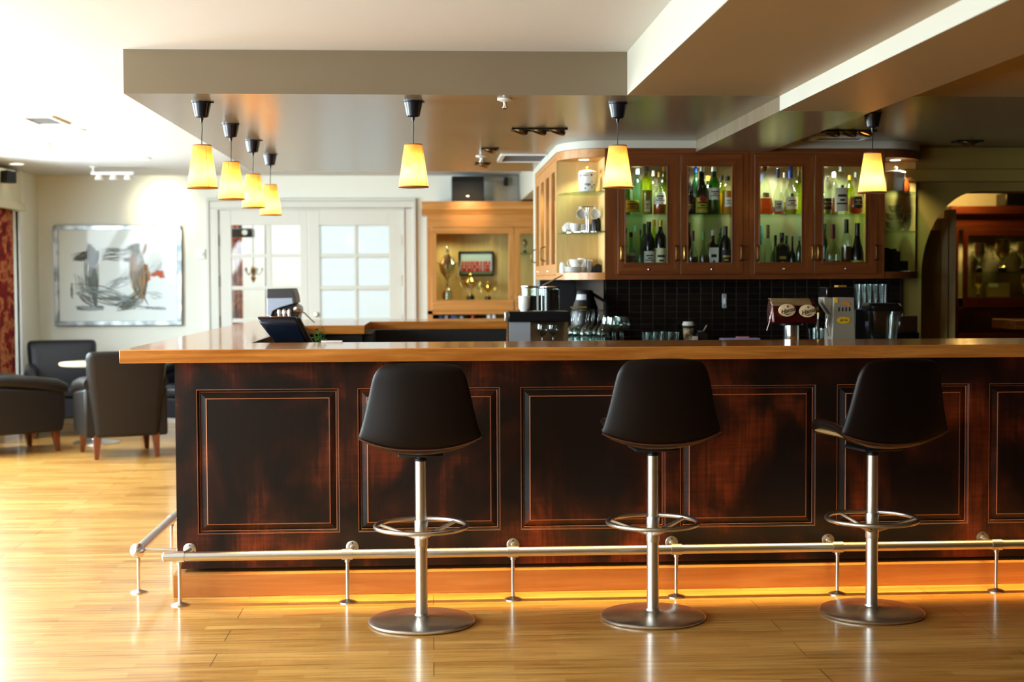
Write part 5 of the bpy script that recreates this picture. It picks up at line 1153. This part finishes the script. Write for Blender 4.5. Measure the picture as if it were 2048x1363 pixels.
g = MB().prism([Rm(538, 577), Rm(588, 576), Rm(593, 590), Rm(595, 605), Rm(590, 607), Rm(588, 595), Rm(538, 596)], -.122, .222, 'Y'); g.build('top_cover', mat('dark_grey_enamel', (52, 50, 50), .4), t, bevel=.004)
g = MB().prism([Rm(549, 622), Rm(560, 615.5), Rm(590, 606.5), Rm(600, 612), Rm(602, 620), Rm(598, 632), Rm(598, 656), Rm(546, 656)], -.09, .20, 'Y'); g.build('group_head', BLK, t, bevel=.006)
for q in range(3): c0 = Rm(562+10*q, 626); MB().lathe([(.012, -.02), (.015, 0), (.015, .02), (.01, .03)], (c0[0], -.105, c0[1]), 16).build('brew_spout', CHROME, t)
p0, p1, p2, p3 = Rm(590, 620), Rm(607, 622), Rm(612, 625), Rm(632, 658)
MB().tube([(p0[0], -.11, p0[1]), (p1[0], -.11, p1[1]), (p2[0], -.11, p2[1]), (p3[0], -.11, p3[1]+.008)], [.006, .005, .005, .004], 8).build('steam_wand', CHROME, t)
c0 = Rm(596, 616); MB().lathe([(.018, 0), (.020, .012), (.012, .022), (.001, .024)], seg=18, T=Matrix.Translation((c0[0], -.11, c0[1])) @ Matrix.Rotation(PI/2, 4, 'X')).build('steam_knob', CHROME, t)
YH = 7.0; t = thing('potted_herb', 'small green herb plant in a dark pot next to the till', 'plant', (at(640, 680, YH).x, YH, ZI)); random.seed(3)
MB().lathe([(.001, 0), (.03, 0), (.038, .10), (.034, .10), (.001, .09)], seg=24).build('pot', BLKM, t)
LEAF = noise_mat('herb_green', [(.3, (22, 60, 18)), (.7, (72, 120, 36))], 30, .5)
stems = MB(); lv = MB()
for k in range(11):
    a = random.uniform(0, 2*PI); r_ = random.uniform(.01, .036); hh = random.uniform(.15, .222)
    p = [Vector((.3*r_*math.cos(a), .3*r_*math.sin(a), .09)), Vector((.7*r_*math.cos(a), .7*r_*math.sin(a), .09+.5*(hh-.09))), Vector((r_*math.cos(a), r_*math.sin(a), hh))]
    stems.tube(p, .0012, 5)
    for q in range(8):
        c = p[1].lerp(p[2], q/7); b_ = random.uniform(0, 2*PI); L_ = random.uniform(.016, .028); d = Vector((math.cos(b_), math.sin(b_), random.uniform(-.2, .6))).normalized(); sd = d.cross(Vector((0, 0, 1))).normalized()*L_*.42
        lv.add([c, c+d*L_*.5+sd, c+d*L_, c+d*L_*.5-sd, c+d*L_*.5+Vector((0, 0, .003))], [(0, 1, 4), (1, 2, 4), (2, 3, 4), (3, 0, 4)])
stems.build('stem', LEAF, t); lv.build('foliage', LEAF, t)
tag(MB().box(-.05, -.012, 0, .05, .012, .009).build('note_block', PORC, loc=(at(664, 686, 6.68).x, 6.675, ZT+.0002), bevel=.001), 'small pad of white notes lying at the inner edge of the bar top', 'note pad')

# ------------------------------------------------------------------ trophy cabinets
def trophy(x, y, z, H, R, label, m, handles=True, base=BLK, pattern=0):
    t = thing('trophy', label, 'trophy', (x, y, z), 0, 'trophies in the display cabinets')
    pr = [(R*.55, H*.13), (R*.5, H*.16), (R*.16, H*.22), (R*.12, H*.30), (R*.22, H*.33), (R*.12, H*.36), (R*.35, H*.42), (R*.8, H*.52), (R*.95, H*.64), (R, H*.70)]
    MB().lathe([(R*.6, 0), (R*.6, H*.13), (.001, H*.13)], seg=28).build('plinth', base, t)
    if pattern: pr = pr[:-1]+[(R*.98, H*.68), (R*.9, H*.70), (R*.5, H*.80), (R*.2, H*.86), (R*.1, H*.88), (R*.2, H*.91), (R*.22, H*.95), (R*.1, H*.99), (.001, H)]
    else: pr = pr+[(R*1.02, H*.99), (R*1.06, H), (R*.98, H), (R*.7, H*.6), (.001, H*.5)]
    MB().lathe(pr, seg=32).build('cup', m, t)
    if handles:
        for s in (-1, 1):
            MB().tube([(s*R*.85, 0, H*.66), (s*R*1.35, 0, H*.72), (s*R*1.5, 0, H*.64), (s*R*1.25, 0, H*.50), (s*R*1.35, 0, H*.40), (s*R*.9, 0, H*.42)], [R*.07, R*.08, R*.07, R*.06, R*.06, R*.04], 8).build('handle', m, t)
    return t
def display_cabinet(xoff, YF_, zt, label, wx, wz, split, glass, zlow, DD=.5):
    t = thing('display_cabinet', label, 'display cabinet', (0, 0, 0))
    x0, x1 = xoff
    g = MB().box(x0, YF_+.02, 0, x0+.03, YF_+DD, zt-.12, 1).box(x1-.03, YF_+.02, 0, x1, YF_+DD, zt-.12, 1).box(x0+.03, YF_+.02, glass[1]+.06, x1-.03, YF_+DD, glass[1]+.09, 0).box(x0+.03, YF_+.02, zlow[1], x1-.03, YF_+DD, zlow[1]+.03, 0)
    g.box(x0, YF_, glass[1]+.06, x1, YF_+.02, zt-.12, 0).box(x0, YF_, zlow[0]-.05, x1, YF_+DD, zlow[0], 0).box(x0, YF_, zlow[1], x1, YF_+.02, glass[0]-.10, 0).box(x0, YF_, 0, x0+.05, YF_+.02, glass[1]+.06, 1)
    g.box(x0+.05, YF_, 0, x1, YF_+DD, zlow[0]-.05, 1)
    g.build('carcass', [wx, wz], t, smooth=False)
    MB().box(x0+.03, YF_+DD-.015, zlow[0], x1-.03, YF_+DD, glass[1]+.06).build('back_panel', BIRCH, t, smooth=False)
    MB().prism([(YF_-.05, zt-.0), (YF_-.05, zt-.075), (YF_-.04, zt-.08), (YF_-.02, zt-.105), (YF_-.01, zt-.12), (YF_+DD, zt-.12), (YF_+DD, zt)], x0-.05, x1+.03, 'X').build('cornice', wx, t, bevel=.003)
    for k, (a, b) in enumerate(split):
        f = .05 if (b-a) > .3 else .055
        g = MB().box(a, YF_-.02, glass[0]-.1, b, YF_, glass[0], 0).box(a, YF_-.02, glass[1], b, YF_, glass[1]+.055, 0).box(a, YF_-.02, glass[0], a+f, YF_, glass[1], 1).box(b-f, YF_-.02, glass[0], b, YF_, glass[1], 1)
        d = g.build('door', [wx, wz], t, smooth=False, bevel=.003)
        MB().box(a+f-.003, YF_-.012, glass[0]-.003, b-f+.003, YF_-.008, glass[1]+.003).build('pane', PANE, d, smooth=False)
        kx = b-.025 if k == 0 else a+.025; MB().lathe([(.009, 0), (.006, .012), (.001, .014)], seg=14, T=Matrix.Translation((kx, YF_-.02, glass[0]+.03)) @ Matrix.Rotation(PI/2, 4, 'X')).build('knob', CHROME, d)
    return t
Y1 = 13.40
display_cabinet((-.04, 1.6), Y1, 2.151, 'honey oak display cabinet with lit glass door beside the white double doors', OKX, OKZ, [(.0, .79), (.80, 1.58)], (1.21, 1.846), (1.02, 1.075))
MB().box(-.01, Y1+.03, 1.205, 1.57, Y1+.485, 1.212).build('lower_floor', BIRCH, bpy.data.objects['display_cabinet'], smooth=False)
X1 = lambda px: at(px, 560, 13.6).x
trophy(X1(895), 13.62, 1.213, atz(492, 13.62)-1.213, .085, 'tall silver lidded trophy at the side of the oak display cabinet', SILVER, True, SILVER, 1)
trophy(X1(941), 13.60, 1.213, atz(544, 13.6)-1.213, .065, 'gilt trophy with white handles and round top in the middle of the oak cabinet', GOLD, True, BLK, 1)
trophy(X1(976), 13.62, 1.213, atz(560, 13.62)-1.213, .05, 'small gilt trophy beside the team photograph', GOLD, True, BLK, 1)
trophy(X1(1050), 13.62, atz(505, 13.62)+.001, .16, .03, 'small silver trophy on the upper shelf behind the second oak door', SILVER, False, BLK, 1)
MB().box(.83, Y1+.03, atz(505, 13.62)-.01, 1.56, Y1+.47, atz(505, 13.62)).build('glass_shelf', GSHELF, bpy.data.objects['display_cabinet'], smooth=False)
t = thing('team_photograph', 'framed team photograph of players in red shirts inside the oak display cabinet', 'photograph', ((X1(919)+X1(989))/2, 13.84, (atz(501, 13.84)+atz(550, 13.84))/2))
hw, hh = (at(989, 500, 13.84).x-at(919, 500, 13.84).x)/2, (atz(501, 13.84)-atz(550, 13.84))/2
g = MB()
for (a, b, c, d) in ((-hw, -hh, hw, -hh+.018), (-hw, hh-.018, hw, hh), (-hw, -hh+.018, -hw+.018, hh-.018), (hw-.018, -hh+.018, hw, hh-.018)): g.box(a, -.015, b, c, .01, d)
g.build('frame', BLK, t, bevel=.003)
random.seed(5); g = MB().box(-hw+.018, 0, -hh+.018, hw-.018, .01, hh-.018, 0).box(-hw+.018, -.0006, -hh+.018, hw-.018, 0, -hh+.05, 3)
for row, zz in ((0, .012), (1, -.022), (2, -.052)):
    for k in range(11):
        x = -hw*.76+hw*1.5*k/10+random.uniform(-.004, .004); w_ = .0105; yy = -.0012-.0004*row
        g.box(x-w_, yy, zz-.028, x+w_, yy+.0005, zz+.008, 1); g.lathe([(.0062, 0), (.001, .0003)], (0, 0, 0), 10, 2, Matrix.Translation((x, yy, zz+.014)) @ Matrix.Rotation(PI/2, 4, 'X'))
g.build('print', [mat('photo_sky', (170, 186, 190), .4), REDS, mat('photo_skin', (186, 140, 116), .5), mat('photo_grass', (96, 110, 80), .5)], t, smooth=False)
random.seed(11)
for k, px in enumerate(range(880, 930, 6)):
    w_ = random.uniform(.010, .016); hb = random.uniform(.034, .048)
    tag(MB().box(-w_, 0, 0, w_, .10, hb).build('book', [BLUS, INK, LGREY, BLK, mat('book_blue', (60, 80, 130), .5)][k % 5], loc=(X1(px), 13.47, 1.0202+.0003), bevel=.001),
        'small book in the low slot of the oak cabinet, ' + ['first', 'second', 'third', 'fourth', 'fifth', 'sixth', 'seventh', 'eighth', 'ninth'][k] + ' in the row', 'book', 'books in the low slot')
for k, px in enumerate((976, 986)):
    tag(MB().box(-.016, 0, 0, .016, .10, .05).build('carton', PORC, loc=(X1(px), 13.47, 1.0205), bevel=.001), 'white upright carton in the low slot, ' + ['nearer the books', 'farther from the books'][k], 'carton', 'white cartons in the low slot')
tag(MB().lathe([(.001, 0), (.016, 0), (.016, .045), (.001, .046)], seg=16).build('red_tin', REDS, loc=(X1(945), 13.5, 1.0205)), 'small red tin beside the row of books in the low slot', 'tin')
t = thing('loudspeaker', 'large black loudspeaker with grey top on the oak display cabinet', 'speaker', (.357, 13.62, 2.1515))
zz = at(935, 352, 13.55).z-2.1515
MB().box(-.156, -.08, 0, .156, .18, zz).build('housing', BLK, t, bevel=.012); MB().box(-.15, -.084, .01, .15, -.08, zz-.05).build('grille', BLKM, t, bevel=.004); MB().box(-.012, -.087, .055, .012, -.084, .067).build('badge', CHROME, t)
t = thing('projection_screen', 'white roller housing fixed to the wall above the loudspeaker', 'projection screen', (.47, 13.94, 2.405))
MB().box(-.23, -.03, -.02, .26, .03, .02).build('housing', WHT, t, bevel=.01); MB().box(-.23, .03, -.01, -.21, .058, .01).box(.24, .03, -.01, .26, .058, .01).build('bracket', GREY, t)
t = thing('security_camera', 'small black camera fixed high on the wall beside the roller housing', 'camera', (at(1012, 357, 13.9).x, 13.97, at(1012, 357, 13.9).z))
MB().lathe([(.02, 0), (.02, .02), (.008, .03)], seg=16, T=Matrix.Rotation(PI/2, 4, 'X')).build('mount', BLK, t); MB().lathe([(.018, -.05), (.022, -.04), (.022, .03), (.001, .035)], (0, -.05, -.02), 18).build('camera_head', BLK, t)
# dark cabinet seen through the arch
Y2 = 13.6
display_cabinet((5.17, 7.4), Y2, 2.114, 'red-brown display cabinet with lit trophies seen through the arch', RDX, RDZ, [(5.262, 6.30), (6.31, 7.36)], (1.212, 1.827), (.86, 1.09), .395)
c2 = bpy.data.objects['display_cabinet.001']
MB().box(5.2, Y2+.03, 1.205, 7.37, Y2+.38, 1.212).build('lower_floor', BIRCH, c2, smooth=False); MB().box(5.22, Y2+.04, atz(546, 13.8)-.008, 7.36, Y2+.375, atz(546, 13.8)).build('glass_shelf', GSHELF, c2, smooth=False)
zs2 = atz(546, 13.8)
X2 = lambda px: at(px, 560, 13.85).x
zs2 += .001
trophy(X2(1954), 13.80, zs2, .29, .055, 'silver trophy cup at the side of the red-brown cabinet', SILVER, True)
trophy(X2(2000), 13.80, zs2+.0, .33, .075, 'bronze trophy cup with gilt handles in the middle of the red-brown cabinet', GOLD, True)
trophy(X2(2040), 13.80, zs2, .30, .055, 'silver trophy cup cut by the picture edge in the red-brown cabinet', SILVER, True)
for k, px in enumerate((1953, 2044)): trophy(X2(px), 13.80, 1.213, .22, .04, 'small dark trophy on the lower level of the red-brown cabinet, ' + ('by the frame' if k == 0 else 'by the cut edge'), GOLD, False)
t = thing('display_box', 'pale cardboard display box on the lower level of the red-brown cabinet', 'box', (X2(1992), 13.82, 1.213))
MB().box(-.11, -.05, 0, .11, .05, .14).build('box', mat('cardboard', (150, 120, 70), .7), t, bevel=.003); MB().box(-.11, -.052, .10, -.01, -.05, .135).build('sticker', PORC, t)
t = thing('loudspeaker', 'black loudspeaker on the red-brown cabinet behind the arch', 'speaker', (X2(1992)+.26, 13.72, 2.1145)); t.rotation_euler = (0, 0, 0)
MB().box(-.26, -.09, 0, .3, .16, .135).build('housing', BLK, t, bevel=.015); MB().box(-.12, -.093, .02, -.105, -.09, .03).build('badge', CHROME, t)
t = thing('serving_ledge', 'pale wooden ledge cut by the picture edge in front of the red-brown cabinet', 'ledge', (4.07, 9.5, 0))
MB().box(-.02, 0, 1.045, 1.2, .4, 1.108).build('top', OAKH, t, bevel=.004); MB().box(.3, .1, 0, .36, .3, 1.045).build('support', RDZ, t); MB().box(1.0, .1, 0, 1.06, .3, 1.045).build('support', RDZ, t)
